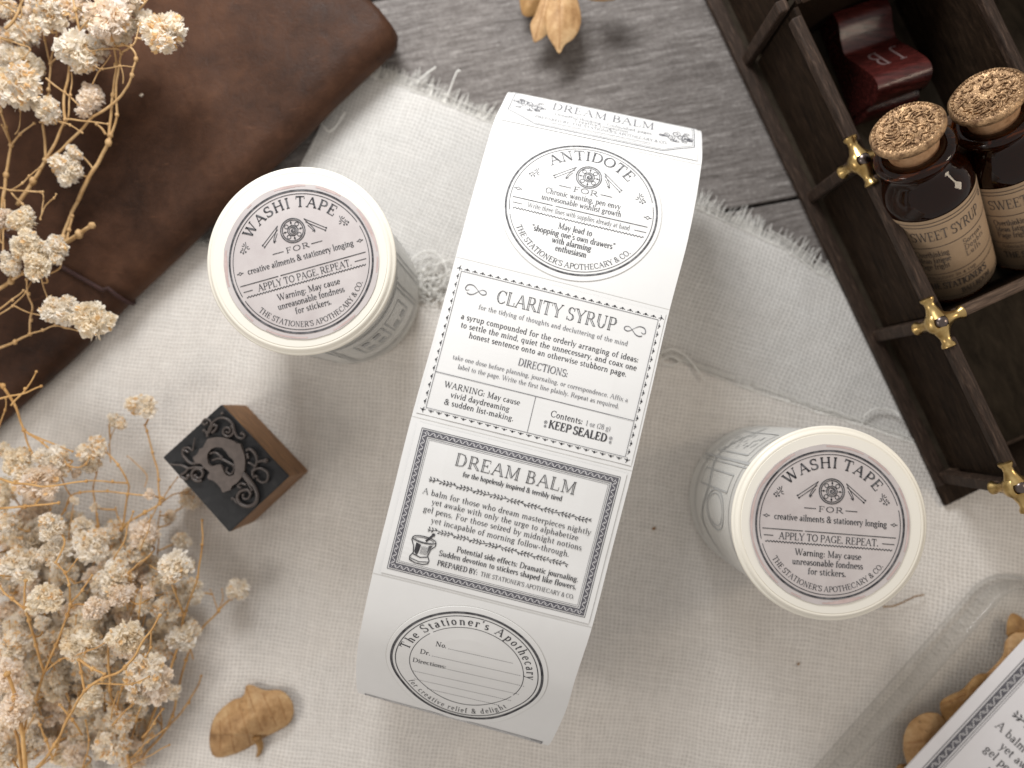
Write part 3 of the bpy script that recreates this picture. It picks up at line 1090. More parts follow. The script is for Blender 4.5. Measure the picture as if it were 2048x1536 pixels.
def clarity_label(pk, pg):
    # leafy dotted frame
    for (a, b, c, d) in ((11, 16, 340, 16), (340, 16, 338, 236), (338, 236, 14, 236), (14, 236, 11, 16)):
        L_ = math.hypot(c - a, d - b)
        n = int(L_ / 12.6)
        tx, ty = (c - a) / L_, (d - b) / L_
        ang = math.atan2(ty, tx)
        for i in range(n + 1):
            f_ = i / n
            x, y = a + (c - a) * f_, b + (d - b) * f_
            pk.dot(x, y, 1.9, 6, ry=1.9, rot=ang)
            pk.dot(x + tx * 3 - ty * 0.8, y + ty * 3 + tx * 0.8, 1.9, 6, ry=0.55, rot=ang + 0.4)
            pk.dot(x - tx * 3 - ty * 0.8, y - ty * 3 + tx * 0.8, 1.9, 6, ry=0.55, rot=ang - 0.4)
    for (a, b, c, d) in ((15, 20, 336, 20), (336, 20, 334, 232), (334, 232, 18, 232), (18, 232, 15, 20)):
        pg.line(a, b, c, d, 0.75)
    pk.text("CLARITY SYRUP", 79, 54, 274, 53, 19.5, 0.85, outline=True)
    for cx, fl in ((45, 1), (304, -1)):
        pts = catmull([Vector((cx - fl * q, 44 + r_, 0)) for q, r_ in ((10, 1), (14, 2.5), (17, 0), (14, -6), (6, -7), (-1, -3), (-7, 2), (-12, 4), (-17, 2), (-16, -2), (-10, -3), (-4, 1), (2, 6), (8, 7.5), (13, 6))], 5)
        pts = [(q.x, q.y) for q in pts]
        pg.ribbon(pts, [0.6 + 0.7 * abs(math.sin(i * 0.12)) for i in range(len(pts))])
    pg.text("for the tidying of thoughts and decluttering of the mind", 56, 70, 298, 70, 7.2, 0.9)
    pk.text("a syrup compounded for the orderly arranging of ideas:", 33, 90, 320, 90, 8.5, 1.15)
    pk.text("to settle the mind, quiet the unnecessary, and coax one", 36, 102.5, 320, 102.5, 8.5, 1.15)
    pk.text("honest sentence onto an otherwise stubborn page.", 53, 115, 307, 115, 8.5, 1.15)
    pg.text("DIRECTIONS:", 138, 137, 218, 137, 10.5, 1.0)
    pg.text("take one dose before planning, journaling, or correspondence. Affix a", 37, 151.5, 318, 151.5, 6.9, 0.9)
    pg.text("label to the page. Write the first line plainly. Repeat as required.", 49, 164, 307, 164, 6.9, 0.9)
    pg.line(17, 176, 334, 176, 0.9)
    pg.line(178, 176, 179, 231, 0.8)
    pk.text("WARNING: May cause", 36, 195, 157, 195, 8.5, 1.15)
    pk.text("vivid daydreaming", 50, 208, 144, 208, 8.5, 1.15)
    pk.text("& sudden list-making.", 43, 220.5, 154, 220.5, 8.5, 1.15)
    pk.text("Contents:", 207, 200, 258, 200, 9.4, 1.1)
    pg.text("1 oz (28 g)", 263, 200, 302, 200, 7.6, 0.8)
    pk.text("KEEP SEALED", 208, 217, 300, 217, 11.5, 1.7)
    for x in (203, 306):
        pg.spiral(x, 210, 0.5, 3.0, 90, 1.5, 0.7, 14)
        pg.spiral(x, 216, 0.5, 2.2, 270, 1.5, 0.6, 12)


def oval_label(p, cx, cy, k, fade):
    p.ring(cx, cy, k, k * 0.034, n=120)
    p.ring(cx, cy, k * 0.945, k * 0.012, n=110)
    p.ring(cx, cy, k * 0.755, k * 0.009, n=60, a0=138, a1=330)
    p.ring(cx, cy, k * 0.755, k * 0.009, n=60, a0=-27, a1=134)
    p.arc("The Stationer's Apothecary", cx, cy, k * 0.80, 88, 84, k * 0.125, 1.1)
    p.arc("for creative relief & delight", cx, cy, k * 0.905, 266, 50, k * 0.085, 0.9, inward=True, sx=0.95)
    for txt, x0, xe, x1, y in (("No.", 122, 140, 246, 90), ("Dr.", 101, 118, 262, 114), ("Directions:", 92, 146, 272, 138)):
        p.text(txt, x0, y, xe, y, 10.0, 1.0)
        p.dots(xe + 3, y, x1, y, 1.0, 3.2)
    p.dots(96, 162, 267, 162, 1.0, 3.2)
    p.dots(100, 183, 258, 183, 1.0, 3.2)
    p.dots(122, 201, 242, 201, 1.0, 3.2)


def rose(p, cx, cy, k, flip=1):
    rng = random.Random(int(cx * 3))
    for i in range(5):
        p.spiral(cx + flip * (i - 2) * k * 0.5, cy + rng.uniform(-0.4, 0.4) * k, k * 0.08, k * rng.uniform(0.35, 0.55), rng.uniform(0, 360), 1.6, k * 0.07, 14)
    for i in range(9):
        a = rng.uniform(0, 2 * PI)
        x, y = cx + 1.5 * k * math.cos(a), cy + 0.9 * k * math.sin(a)
        p.ribbon([(cx + 0.9 * k * math.cos(a), cy + 0.5 * k * math.sin(a)), (x, y)], k * 0.07)
        p.ring(x, y, k * 0.28, k * 0.06, ry=k * 0.13, n=10)


def banner_label(p):
    """shield bottomed label, only its lower half shows on the curve; cell -250..0"""
    for q, w in ((0, 1.3), (3.2, 0.6)):
        pts = [(14 + q, -150), (14 + q, -38 - q), (66, -12 - q), (284, -12 - q), (336 - q, -38 - q), (336 - q, -150)]
        for a, b in zip(pts[:-1], pts[1:]):
            p.line(*a, *b, w)
    p.text("DREAM BALM", 84, -66, 266, -66, 20, 0.9)
    p.text("Dreadful thinking · Unfinished pages", 92, -50, 262, -50, 8.5, 0.9)
    p.text("Creative congestion", 128, -41, 222, -41, 8.5, 0.9)
    p.text("PREPARED BY: THE STATIONER'S APOTHECARY & CO.", 62, -30, 290, -30, 7.5, 0.95)
    p.line(90, -24, 262, -24, 0.8)
    p.line(90, -20, 262, -20, 0.5)
    rose(p, 46, -64, 17)
    rose(p, 304, -60, 17, -1)


# ------------------------------------------------------------------ the setting: floor
seam_dir = (P(1596, 395) - P(1440, 424)).to_2d()
fa = math.atan2(seam_dir.y, seam_dir.x)
floor = MB()
floor.box((0, 0, -0.35), (60, 60, 0.3))
floor_o = floor.build('wooden_floor', M['seam'])
floor_o['kind'] = 'structure'
PW = 5.6
s0 = P(1440, 424)
ux, uy = Vector((math.cos(fa), math.sin(fa), 0)), Vector((-math.sin(fa), math.cos(fa), 0))
rng = random.Random(3)
plank_mesh = None
for row in range(-3, 3):
    for j in range(-1, 2):
        b = MB()
        b.box((0, 0, 0), (23.94, PW - 0.07, 0.2))
        c = s0 + uy * (PW * (row + 0.5)) + ux * (j * 24.0 + (row * 7.7) % 11 - 4.0)
        if plank_mesh is None:
            o = b.build('plank', M['plank'], floor_o, bevel=0.03)
            plank_mesh = o.data
        else:
            o = bpy.data.objects.new('plank', plank_mesh)
            COL.objects.link(o)
            o.parent = floor_o
            q = o.modifiers.new('b', 'BEVEL')
            q.width = 0.03
            q.segments = 2
        o.location = (c.x, c.y, -0.1)
        o.rotation_euler = (0, 0, fa)


# ------------------------------------------------------------------ cloths
def nz(x, y, z=0.0):
    return noise.noise(Vector((x, y, z)))


def lerp_edge(edge, x):
    if x <= edge[0][0]:
        return edge[0][1]
    for (a, b) in zip(edge[:-1], edge[1:]):
        if a[0] <= x <= b[0]:
            return a[1] + (b[1] - a[1]) * (x - a[0]) / (b[0] - a[0])
    return edge[-1][1]


def hA(x, y):
    return 0.035 + 0.028 * (nz(x * 0.7, y * 0.7, 1.0) + 0.6) + 0.012 * nz(x * 2.1, y * 2.1, 4.0)


def hB(x, y):
    return hA(x, y) + 0.05 + 0.014 * nz(x * 1.1, y * 1.1, 9.0) + 0.035 * max(0, nz(x * 0.5 + 3, y * 0.5, 7.0))


def make_cloth(name, edge_px, hfun, xr, ybot, material, label, NX=220, NY=130):
    edge = [(P(a, b).x, P(a, b).y) for a, b in edge_px]
    rows = []
    for j in range(NY + 1):
        v_ = j / NY
        row = []
        for i in range(NX + 1):
            x = xr[0] + (xr[1] - xr[0]) * i / NX
            ye = lerp_edge(edge, x) + 0.03 * nz(x * 3, 5.0)
            y = ye + (ybot - ye) * v_
            row.append(Vector((x, y, hfun(x, y))))
        rows.append(row)
    mb = MB()
    mb.grid(rows)
    root = thing(name, label, 'cloth')
    o = mb.build('weave', material, root, smooth=True, solid=0.02)
    return root, edge


edgeA = [(560, 420), (645, 245), (700, 182), (742, 152), (790, 166), (860, 192), (985, 246), (1200, 330), (1400, 418), (1560, 492), (1700, 586), (1900, 690), (2300, 860)]
edgeB = [(100, 420), (300, 470), (600, 520), (800, 566), (870, 594), (1100, 640), (1340, 716), (1500, 778), (1700, 842), (1850, 892), (2050, 950), (2300, 1010)]
clA, eA = make_cloth('linen_cloth', edgeA, hA, (P(600, 0).x, 12.5), -2.0, M['clothA'], 'greyer linen cloth whose frayed upper edge lies on the bare wooden floor')
clB, eB = make_cloth('linen_cloth', edgeB, hB, (-12.5, 12.8), -9.5, M['clothB'], 'warm beige linen cloth on top, under both round tins and the printing block')


def fray(edge, hfun, parent, xr, length, step, seed, base_ang, name='frayed_edge', tufts=()):
    rg = random.Random(seed)
    mb = MB()
    x = xr[0]
    while x < xr[1]:
        y = lerp_edge(edge, x) + 0.03 * nz(x * 3, 5.0)
        dx = 0.05
        sl = (lerp_edge(edge, x + dx) - lerp_edge(edge, x - dx)) / (2 * dx)
        n = Vector((-sl, 1, 0)).normalized()
        a = rg.gauss(base_ang, 0.09) + 0.22 * nz(x * 2.3, 2.0, seed)
        n = Matrix.Rotation(a, 3, 'Z') @ n
        L_ = length * (0.75 + 0.5 * nz(x * 1.7, 8.0, seed)) * rg.uniform(0.55, 1.15)
        side = Vector((-n.y, n.x, 0))
        p0 = Vector((x, y, hfun(x, y) + 0.012)) - n * 0.05
        bend = rg.gauss(0, 0.07) * L_
        pts = []
        for k in range(5):
            f_ = k / 4
            q = p0 + n * L_ * f_ + side * bend * f_ * f_
            q.z = max(0.02, p0.z * (1 - f_ * 0.6)) + 0.04 * f_ * rg.uniform(0, 1)
            pts.append(q)
        mb.tube(pts, [0.009, 0.009, 0.008, 0.007, 0.004], 4, False)
        x += step * rg.uniform(0.5, 1.5)
    # cross threads still hanging in the fringe
    for k in range(3):
        off = length * (0.10 + 0.13 * k)
        x = xr[0] + rg.uniform(0, 1)
        while x < xr[1] - 1:
            Lx = rg.uniform(0.8, 2.2)
            pts = []
            for i in range(14):
                xx = x + Lx * i / 13
                pts.append(Vector((xx, lerp_edge(edge, xx) + off + 0.03 * nz(xx * 3, k * 4.0), hfun(xx, lerp_edge(edge, xx)) + 0.02)))
            mb.tube(pts, 0.010, 4, False)
            x += Lx + rg.uniform(0.3, 2.0)
    o = mb.build(name, M['thread'], parent)
    o['kind'] = 'stuff'
    return o


fray(eA, hA, clA, (P(655, 200).x, P(1740, 0).x), 0.52, 0.024, 11, 0.05)
fray(eB, hB, clB, (P(380, 0).x, P(1960, 0).x), 0.24, 0.026, 23, 0.10)

# loops and long strays on the cloth edges
loops = MB()
for pts in ([(832, 168), (850, 150), (872, 134)], [(895, 195), (905, 165), (915, 142), (920, 143)], [(752, 160), (742, 140), (760, 128)],
            [(670, 215), (690, 160), (720, 150)], [(640, 245), (662, 262), (690, 225)]):
    loops.tube(catmull([P(a, b, 0.16 + 0.03 * i) for i, (a, b) in enumerate(pts)], 6), 0.016, 5)
loops.build('stray_threads', M['thread'], clA, smooth=True)['kind'] = 'stuff'
loops = MB()
rg = random.Random(5)
for pts in ([(805, 548), (835, 510), (870, 505), (893, 545), (850, 560), (800, 545)], [(850, 590), (885, 570), (900, 540), (905, 600)],
            [(820, 570), (860, 600), (880, 560), (915, 545)], [(1322, 705), (1345, 698), (1372, 712), (1395, 740), (1410, 760)],
            [(1322, 722), (1340, 712), (1360, 722), (1345, 730), (1325, 726)], [(1725, 835), (1750, 818), (1785, 822), (1800, 832)], [(790, 520), (830, 545), (870, 530), (905, 520)]):
    loops.tube(catmull([P(a, b, 0.16 + rg.uniform(0, 0.06)) for a, b in pts], 8), 0.018, 5)
for i in range(60):
    x, y = rg.gauss(852, 30), rg.gauss(572, 16)
    a = rg.uniform(0, 2 * PI)
    l_ = rg.uniform(14, 40)
    loops.tube(catmull([P(x, y, 0.15), P(x + l_ * math.cos(a), y + l_ * math.sin(a), 0.2 + rg.uniform(0, .1)), P(x + 1.6 * l_ * math.cos(a + 0.7), y + 1.6 * l_ * math.sin(a + 0.7), 0.15)], 4), 0.010, 4)
loops.build('stray_threads', M['thread'], clB, smooth=True)['kind'] = 'stuff'

# seed husk specks on the cloth
for k, (a, b, r_, lab) in enumerate(((1308, 1057, 0.045, 'dark seed speck on the beige cloth between strip and right tin'), (1597, 1328, 0.035, 'tiny dark speck on the beige cloth below the right tin'), (283, 190, 0.04, 'tiny white petal crumb lying on the leather cover'))):
    mb = MB()
    q = P(a, b, 0.13 if k < 2 else 1.06)
    mb.sphere((0, 0, 0), r_, 8, 5, (1, 0.6, 0.5))
    o = mb.build('seed' if k < 2 else 'petal_crumb', M['leaf2'] if k < 2 else M['petal'], smooth=True)
    o.location = q
    o.rotation_euler = (0, 0, 0.6)
    tag(o, lab, 'speck')
mb = MB()
mb.tube(catmull([P(1766, 1214, 0.16), P(1790, 1211, 0.2), (P(1815, 1200, 0.2)), P(1833, 1192, 0.24), P(1848, 1190, 0.16)], 8), 0.014, 5)
o = mb.build('loose_fibre', M['leaf2'], smooth=True)
tag(o, 'thin brown fibre on the cloth just right of the right tin', 'thread')


# ------------------------------------------------------------------ label strip
KEYS = [
    (-110, (1018, 185, 1.55), (1400, 262, 1.55)),
    (-50, (1003, 210, 2.1), (1404, 292, 2.1)),
    (0, (988, 243, 2.5), (1403, 330, 2.5)),
    (125, (950, 372, 2.95), (1378, 470, 2.95)),
    (250, (911, 513, 3.20), (1340, 619, 3.20)),
    (375, (868, 672, 3.38), (1303, 780, 3.38)),
    (500, (823, 832, 3.46), (1265, 942, 3.46)),
    (625, (784, 988, 3.46), (1225, 1098, 3.46)),
    (750, (745, 1146, 3.40), (1184, 1255, 3.40)),
    (850, (721, 1262, 3.14), (1150, 1360, 3.14)),
    (930, (712, 1335, 2.68), (1128, 1430, 2.68)),
    (1000, (717, 1386, 1.95), (1096, 1491, 1.95)),
]
SK = [(s_, P(*l_), P(*r_)) for s_, l_, r_ in KEYS]
# carry the loop on down to the cloth and back underneath
axis = ((SK[5][1] + SK[5][2]) / 2 - (SK[8][1] + SK[8][2]) / 2)
axis.z = 0
axis.normalize()
A_, B_ = SK[0], SK[-1]


def offs(k, a, z):
    l_, r_ = k[1] + axis * a, k[2] + axis * a
    return Vector((l_.x, l_.y, z)), Vector((r_.x, r_.y, z))


tail = [(1070, 0.12, 1.25), (1130, 0.50, 0.62), (1200, 1.1, 0.28), (1300, 2.2, 0.17), (1500, 4.3, 0.17)]
head = [(-380, -2.9, 0.17), (-270, -1.6, 0.22), (-205, -0.75, 0.55), (-160, -0.22, 1.0)]
SK = [(s_, *offs(A_, a, z)) for s_, a, z in head] + SK + [(s_, *offs(B_, a, z)) for s_, a, z in tail]


def strip_rail(s_):
    n = len(SK)
    i = 0
    while i < n - 2 and s_ > SK[i + 1][0]:
        i += 1
    s0_, s1_ = SK[i][0], SK[i + 1][0]
    t_ = (s_ - s0_) / (s1_ - s0_)
    h = s1_ - s0_
    res = []
    for k in (1, 2):
        p1, p2 = SK[i][k], SK[i + 1][k]
        m1 = (SK[i + 1][k] - SK[max(i - 1, 0)][k]) / (SK[i + 1][0] - SK[max(i - 1, 0)][0])
        m2 = (SK[min(i + 2, n - 1)][k] - SK[i][k]) / (SK[min(i + 2, n - 1)][0] - SK[i][0])
        t2, t3 = t_ * t_, t_ ** 3
        res.append(p1 * (2 * t3 - 3 * t2 + 1) + m1 * h * (t3 - 2 * t2 + t_) + p2 * (-2 * t3 + 3 * t2) + m2 * h * (t3 - t2))
    return res


S0, S1, SN = SK[0][0], SK[-1][0], 760
TAB = [strip_rail(S0 + (S1 - S0) * i / SN) for i in range(SN + 1)]


def strip_at(u, s_, off=0.0):
    f_ = (s_ - S0) / (S1 - S0) * SN
    i = max(0, min(SN - 1, int(f_)))
    f_ -= i
    l_ = TAB[i][0].lerp(TAB[i + 1][0], f_)
    r_ = TAB[i][1].lerp(TAB[i + 1][1], f_)
    p = l_.lerp(r_, u)
    e_ = 2 * u - 1
    p.z += 0.022 * noise.noise(Vector((u * 2.2, s_ * 0.012, 3.3))) - 0.03 * e_ ** 4 * max(0.0, min(1.0, (s_ - 80) / 250.0)) * max(0.0, min(1.0, (880 - s_) / 250.0))
    if off:
        j0, j1 = max(0, i - 3), min(SN, i + 4)
        d = (TAB[j1][0] - TAB[j0][0]).lerp(TAB[j1][1] - TAB[j0][1], u)
        n = (r_ - l_).cross(d)
        n.normalize()
        p = p - n * off
    return p


strip = thing('label_strip', 'long white strip of apothecary labels arching over the cloth between the two tins', 'label strip')
rows = []
NS = 260
for i in range(NS + 1):
    s_ = S0 + (S1 - S0) * i / NS
    rows.append([strip_at(j / 10, s_) for j in range(11)])
mb = MB()
mb.grid(rows)
o = mb.build('paper_band', M['strip'], strip, smooth=True, solid=0.022)
o.modifiers['s'].offset = -1
o.modifiers.new('e', 'EDGE_SPLIT').split_angle = R(40)


def cell(c, off):
    return lambda x, y: strip_at(x / 350.0, c * 250 + y, off)


# test which side is outside (up) once
tn = strip_at(0.5, 500, 0.5) - strip_at(0.5, 500)
SGN = 1.0 if tn.z > 0 else -1.0


def sticker_disc(c, cx, cy, r_, parent, fy=1.0):
    mb = MB()
    mp = cell(c, SGN * 0.012)
    rr = [r_ * q / 6 for q in range(1, 7)]
    n = 96
    vs = [mp(cx, cy)]
    for q in rr:
        for k in range(n):
            vs.append(mp(cx + q * math.cos(2 * PI * k / n), cy + fy * q * math.sin(2 * PI * k / n)))
    mp2 = cell(c, -SGN * 0.001)
    for k in range(n):
        vs.append(mp2(cx + r_ * 1.003 * math.cos(2 * PI * k / n), cy + fy * r_ * 1.003 * math.sin(2 * PI * k / n)))
    fs = [(0, 1 + k, 1 + (k + 1) % n) for k in range(n)]
    for q in range(6):
        for k in range(n):
            k2 = (k + 1) % n
            fs.append((1 + q * n + k, 1 + (q + 1) * n + k, 1 + (q + 1) * n + k2, 1 + q * n + k2))
    mb.add(vs, fs)
    o = mb.build('sticker', M['sticker'], parent, smooth=False)
    pr = Print(cell(c, SGN * 0.004))
    pr.ring(cx, cy, r_ + 0.8, 1.1, ry=fy * (r_ + 0.8), n=120)
    pr.build('die_cut_line', M['cut'], o)
    return o


def sticker_rect(c, x0, y0, x1, y1, parent):
    mb = MB()
    mp = cell(c, SGN * 0.012)
    N = 30
    mb.grid([[mp(x0 + (x1 - x0) * j / 6, y0 + (y1 - y0) * i / N) for j in range(7)] for i in range(N + 1)])
    return mb.build('sticker', M['sticker'], parent)


# perforated joins between the labels
for c in range(0, 5):
    pr = Print(cell(c, SGN * 0.003))
    pr.line(0.5, 0, 349.5, 0, 0.9, 20)
    pr.build('tear_line', M['cut'], strip)

UP = SGN * 0.016
UP2 = SGN * 0.019
UP3 = SGN * 0.022
st = sticker_rect(0, 8, -160, 342, -6, strip)
st['label'] = 'banner shaped label curving away at the far end'
p = Print(cell(0, UP))
banner_label(p)
p.build('print', M['inkg'], st)

st = sticker_disc(0, 174, 123, 121 * 1.06, strip, 0.94)
st['label'] = 'round label headed ANTIDOTE'
cmp_ = cell(0, UP)
p = Print(lambda x, y: cmp_(x, 123 + (y - 131) * 0.92))
round_label(p, 174, 131, 121, 'antidote')
p.build('print', m_ink('glare_grey_ink', (0.05, 0.05, 0.055), 0.9, 14), st)  # paler ink: glare on this label is put into the print colour

st = sticker_rect(1, 5, 8, 346, 243, strip)
st['label'] = 'rectangular label headed CLARITY SYRUP'
p, p2 = Print(cell(1, UP)), Print(cell(1, UP2))
clarity_label(p, p2)
p.build('print', M['ink'], st)
p2.build('fine_print', M['inkg'], st)

st = sticker_rect(2, 12, 6, 343, 245, strip)
st['label'] = 'rectangular label headed DREAM BALM in a dark scroll border'
pk, pb, pl, pm = Print(cell(2, UP2)), Print(cell(2, UP)), Print(cell(2, UP3)), Print(cell(2, UP))
dream_label(pk, pb, pl, pm)
pk.build('print', M['ink'], st)
pb.build('border_band', M['band'], st)
pl.build('border_scrolls', mat('pale_scroll_ink', (0.60, 0.59, 0.60), 0.7), st)
pm.build('border_rules', M['inkg'], st)

st = sticker_disc(3, 178, 125.5, 120 * 1.09, strip, 0.85)
st['label'] = 'round blank label lettered The Stationer\'s Apothecary'
cmq_ = cell(3, UP)
p = Print(lambda x, y: cmq_(178 + (x - 177) * 1.03, 125.5 + (y - 127) * 0.85))
oval_label(p, 177, 127, 119, None)
p.build('print', M['ink'], st)

p = Print(cell(4, SGN * 0.006))
for y in (-17, -12, 2, 6):
    p.line(14, y + 4, 336, y + 4, 1.2)
p.line(14, -13, 14, 90, 2.0)
p.line(336, -13, 336, 90, 2.0)
for x in list(range(18, 34, 3)) + list(range(318, 334, 3)):
    p.line(x, -11, x, 20, 1.2)
for i in range(30):
    x = 40 + i * 9
    p.line(x, 14, x + 6, 14, 3.0)
p.build('print', M['inkg'], strip)


# ------------------------------------------------------------------ tape tins
def tape_roll(px, py, rot_deg, label, seed, side):
    H = 3.5
    c = P(px, py, H)
    base_z = 0.13
    root = thing('washi_roll', label, 'tape roll', (c.x, c.y, base_z), 0, 'round tape rolls with lilac labels')
    h = H - base_z
    r0 = 1.405
    # wound tape body with faint steps between layers
    prof = [(r0 - 0.05, 0.0), (r0, 0.03)]
    rg_ = random.Random(seed)
    n_ = 14
    for i in range(n_ + 1):
        z = 0.06 + (h - 0.22 - 0.06) * i / n_
        prof.append((r0 + rg_.uniform(-0.006, 0.006), z))
    prof += [(r0, h - 0.16), (r0 - 0.03, h - 0.13)]
    mb = MB()
    mb.lathe(prof, 96)
    body = mb.build('wound_tape', M['roll'], root, smooth=True)
    # turned cream cap: lip, groove, raised ring
    mb = MB()
    R_ = 1.482
    mb.lathe([(r0 - 0.02, h - 0.15), (R_ - 0.035, h - 0.15), (R_ - 0.008, h - 0.13), (R_, h - 0.10), (R_ - 0.006, h - 0.07), (R_ - 0.03, h - 0.05), (R_ - 0.05, h - 0.055), (R_ - 0.062, h - 0.03), (R_ - 0.085, h - 0.008), (R_ - 0.11, h - 0.004), (R_ - 0.13, h - 0.014), (R_ - 0.22, h - 0.012)], 128)
    mb.build('cap_rim', M['rim'], root, smooth=True)
    mb = MB()
    mb.lathe([(R_ - 0.125, h - 0.02), (R_ - 0.13, h - 0.002), (0.6, h + 0.002), (0.01, h + 0.002)], 128)
    mb.build('cap_disc', M['ring'], root, smooth=False)
    LX, LY = (0.022, -0.028) if seed == 1 else (-0.024, -0.012)
    rot = R(rot_deg)
    cr, sr = math.cos(rot), math.sin(rot)

    def mp(z):
        def f_(x, y):
            X, Y = x, -y
            return Vector((X * cr - Y * sr + LX, X * sr + Y * cr + LY, z))
        return f_
    K = 1.112
    RL = 1.208
    mb = MB()
    n = 120
    vs = [Vector((LX, LY, h + 0.012))]
    for f_ in (0.5, 0.9):
        for k in range(n):
            w = 2 * PI * k / n
            vs.append(Vector((RL * f_ * math.cos(w) + LX, RL * f_ * math.sin(w) + LY, h + 0.012)))
    for zz in (0.012, 0.002):
        for k in range(n):
            w = 2 * PI * k / n
            r_ = RL + 0.010 * nz(math.cos(w) * 3, math.sin(w) * 3, seed) + 0.006 * nz(math.cos(w) * 9, math.sin(w) * 9, seed)
            vs.append(Vector((r_ * math.cos(w) + LX, r_ * math.sin(w) + LY, h + zz)))
    fs = [(0, 1 + k, 1 + (k + 1) % n) for k in range(n)]
    for q in range(3):
        for k in range(n):
            k2 = (k + 1) % n
            fs.append((1 + q * n + k, 1 + (q + 1) * n + k, 1 + (q + 1) * n + k2, 1 + q * n + k2))
    mb.add(vs, fs)
    lab = mb.build('paper_label', M['lilac'], root)
    p = Print(mp(h + 0.015))
    n = 90
    for k in range(n):
        a0_, a1_ = 360 * k / n, 360 * (k + 1) / n
        v_ = nz(math.cos(R(a0_)) * 2.2, math.sin(R(a0_)) * 2.2, seed + 5)
        if v_ > -0.05:
            w = 0.02 + 0.05 * (v_ + 0.05)
            p.ring(0, 0, RL - 0.012 - w / 2, w, a0=a0_, a1=a1_, n=2)
    p.build('watercolour_edge', M['stain'], lab)['kind'] = 'stuff'
    p = Print(mp(h + 0.018))
    round_label(p, 0, 0, K, 'washi')
    p.build('print', M['ink'], lab)

    # faint print seen through the wound layers
    def cyl(x, y):
        a = R(side) + x / r0
        return Vector(((r0 + 0.010) * math.cos(a), (r0 + 0.010) * math.sin(a), y))
    p = Print(cyl)
    if side < 0:      # shop front with windows
        for (a, b, c_, d) in ((-1.0, 0.5, 0.75, 2.7), (-0.92, 0.58, 0.67, 2.62), (-0.62, 1.2, -0.05, 2.25), (0.05, 1.2, 0.52, 2.25)):
            for q in (((a, b), (c_, b)), ((c_, b), (c_, d)), ((c_, d), (a, d)), ((a, d), (a, b))):
                p.line(*q[0], *q[1], 0.03, 0.06)
        for (x, y) in ((-0.45, 1.45), (-0.22, 1.45), (0.17, 1.45), (0.38, 1.45), (-0.45, 1.95), (-0.22, 1.95)):
            p.poly([(x - 0.07, y - 0.13), (x + 0.07, y - 0.13), (x + 0.07, y + 0.13), (x - 0.07, y + 0.13)])
        for x in (-1.5, -1.38, 1.1, 1.22, 1.7):
            p.line(x, 0.3, x, 3.0, 0.025, 0.2)
        for y in (2.75, 2.82, 0.35):
            p.line(-1.7, y, 1.7, y, 0.02, 0.06)
        for i in range(22):
            x = -1.0 + i * 0.085
            p.line(x, 2.68, x + 0.05, 2.68, 0.06, 0.1)
    else:             # cartouche and ribbons
        p.ring(0.7, 2.0, 0.34, 0.03, ry=0.55, n=30)
        p.ring(0.7, 2.0, 0.27, 0.02, ry=0.46, n=30)
        for y0_ in (1.2, 1.28):
            p.ribbon([(-1.2 + 0.1 * i, y0_ + 0.18 * math.sin(i * 0.5)) for i in range(30)], 0.028)
        p.line(-0.2, 0.2, -0.2, 3.1, 0.05, 0.2)
        p.line(-0.12, 0.2, -0.12, 3.1, 0.02, 0.2)
        for y in (0.5, 0.58, 2.85):
            p.line(-1.5, y, 1.4, y, 0.022, 0.06)
        for (a, b, c_, d) in ((-0.95, 0.75, -0.35, 2.6), (0.05, 0.8, 0.35, 2.6)):
            for q in (((a, b), (c_, b)), ((c_, b), (c_, d)), ((c_, d), (a, d)), ((a, d), (a, b))):
                p.line(*q[0], *q[1], 0.026, 0.06)
        rg2 = random.Random(9)
        for i in range(26):
            x, y = rg2.uniform(-0.9, -0.4), rg2.uniform(0.9, 2.5)
            p.line(x, y, x + 0.1, y, 0.03, 0.1)
    p.build('printed_pattern', M['inkp'], body)
    return root


tape_roll(600, 519.5, 15.5, 'upper left tape roll beside the leather journal, label text tilted up to the right', 1, -40)
tape_roll(1662, 1047, -4.3, 'lower right cream capped tape roll beside the wooden tray, its label text nearly level', 2, 150)

# ------------------------------------------------------------------ printing block
HB = 1.41
tc = [P(323, 915, HB), P(457, 1066, HB), P(578, 953, HB), P(441, 808, HB)]
blk = thing('printing_block', 'small wooden printing block with black ornamental initial plate', 'printing block', ((tc[0].x + tc[2].x) / 2, (tc[0].y + tc[2].y) / 2, 0.13))
bo = Vector(blk.location)


def prism(poly, z0, z1, name, m_, parent, bevel):
    mb = MB()
    n = len(poly)
    vs = [Vector((p_.x, p_.y, z0)) - bo for p_ in poly] + [Vector((p_.x, p_.y, z1)) - bo for p_ in poly]
    mb.add(vs, [tuple(range(n))[::-1], tuple(range(n, 2 * n))] + [(i, (i + 1) % n, n + (i + 1) % n, n + i) for i in range(n)])
    return mb.build(name, m_, parent, bevel=bevel)


cen = (tc[0] + tc[2]) / 2
prism(tc, 0.13, HB - 0.10, 'wood_block', M['block_wood'], blk, 0.03)
prism([cen + (q - cen) * 0.992 for q in tc], HB - 0.098, HB - 0.03, 'metal_plate', M['type_metal'], blk, 0.012)
ZP = HB - 0.03


def BP(x, y, z=0.0):
    """pixel inside the zoomed crop of the plate -> on the plate"""
    return P(300 + x / 5.12, 780 + y / 5.12, HB) - bo + Vector((0, 0, z - HB + ZP))


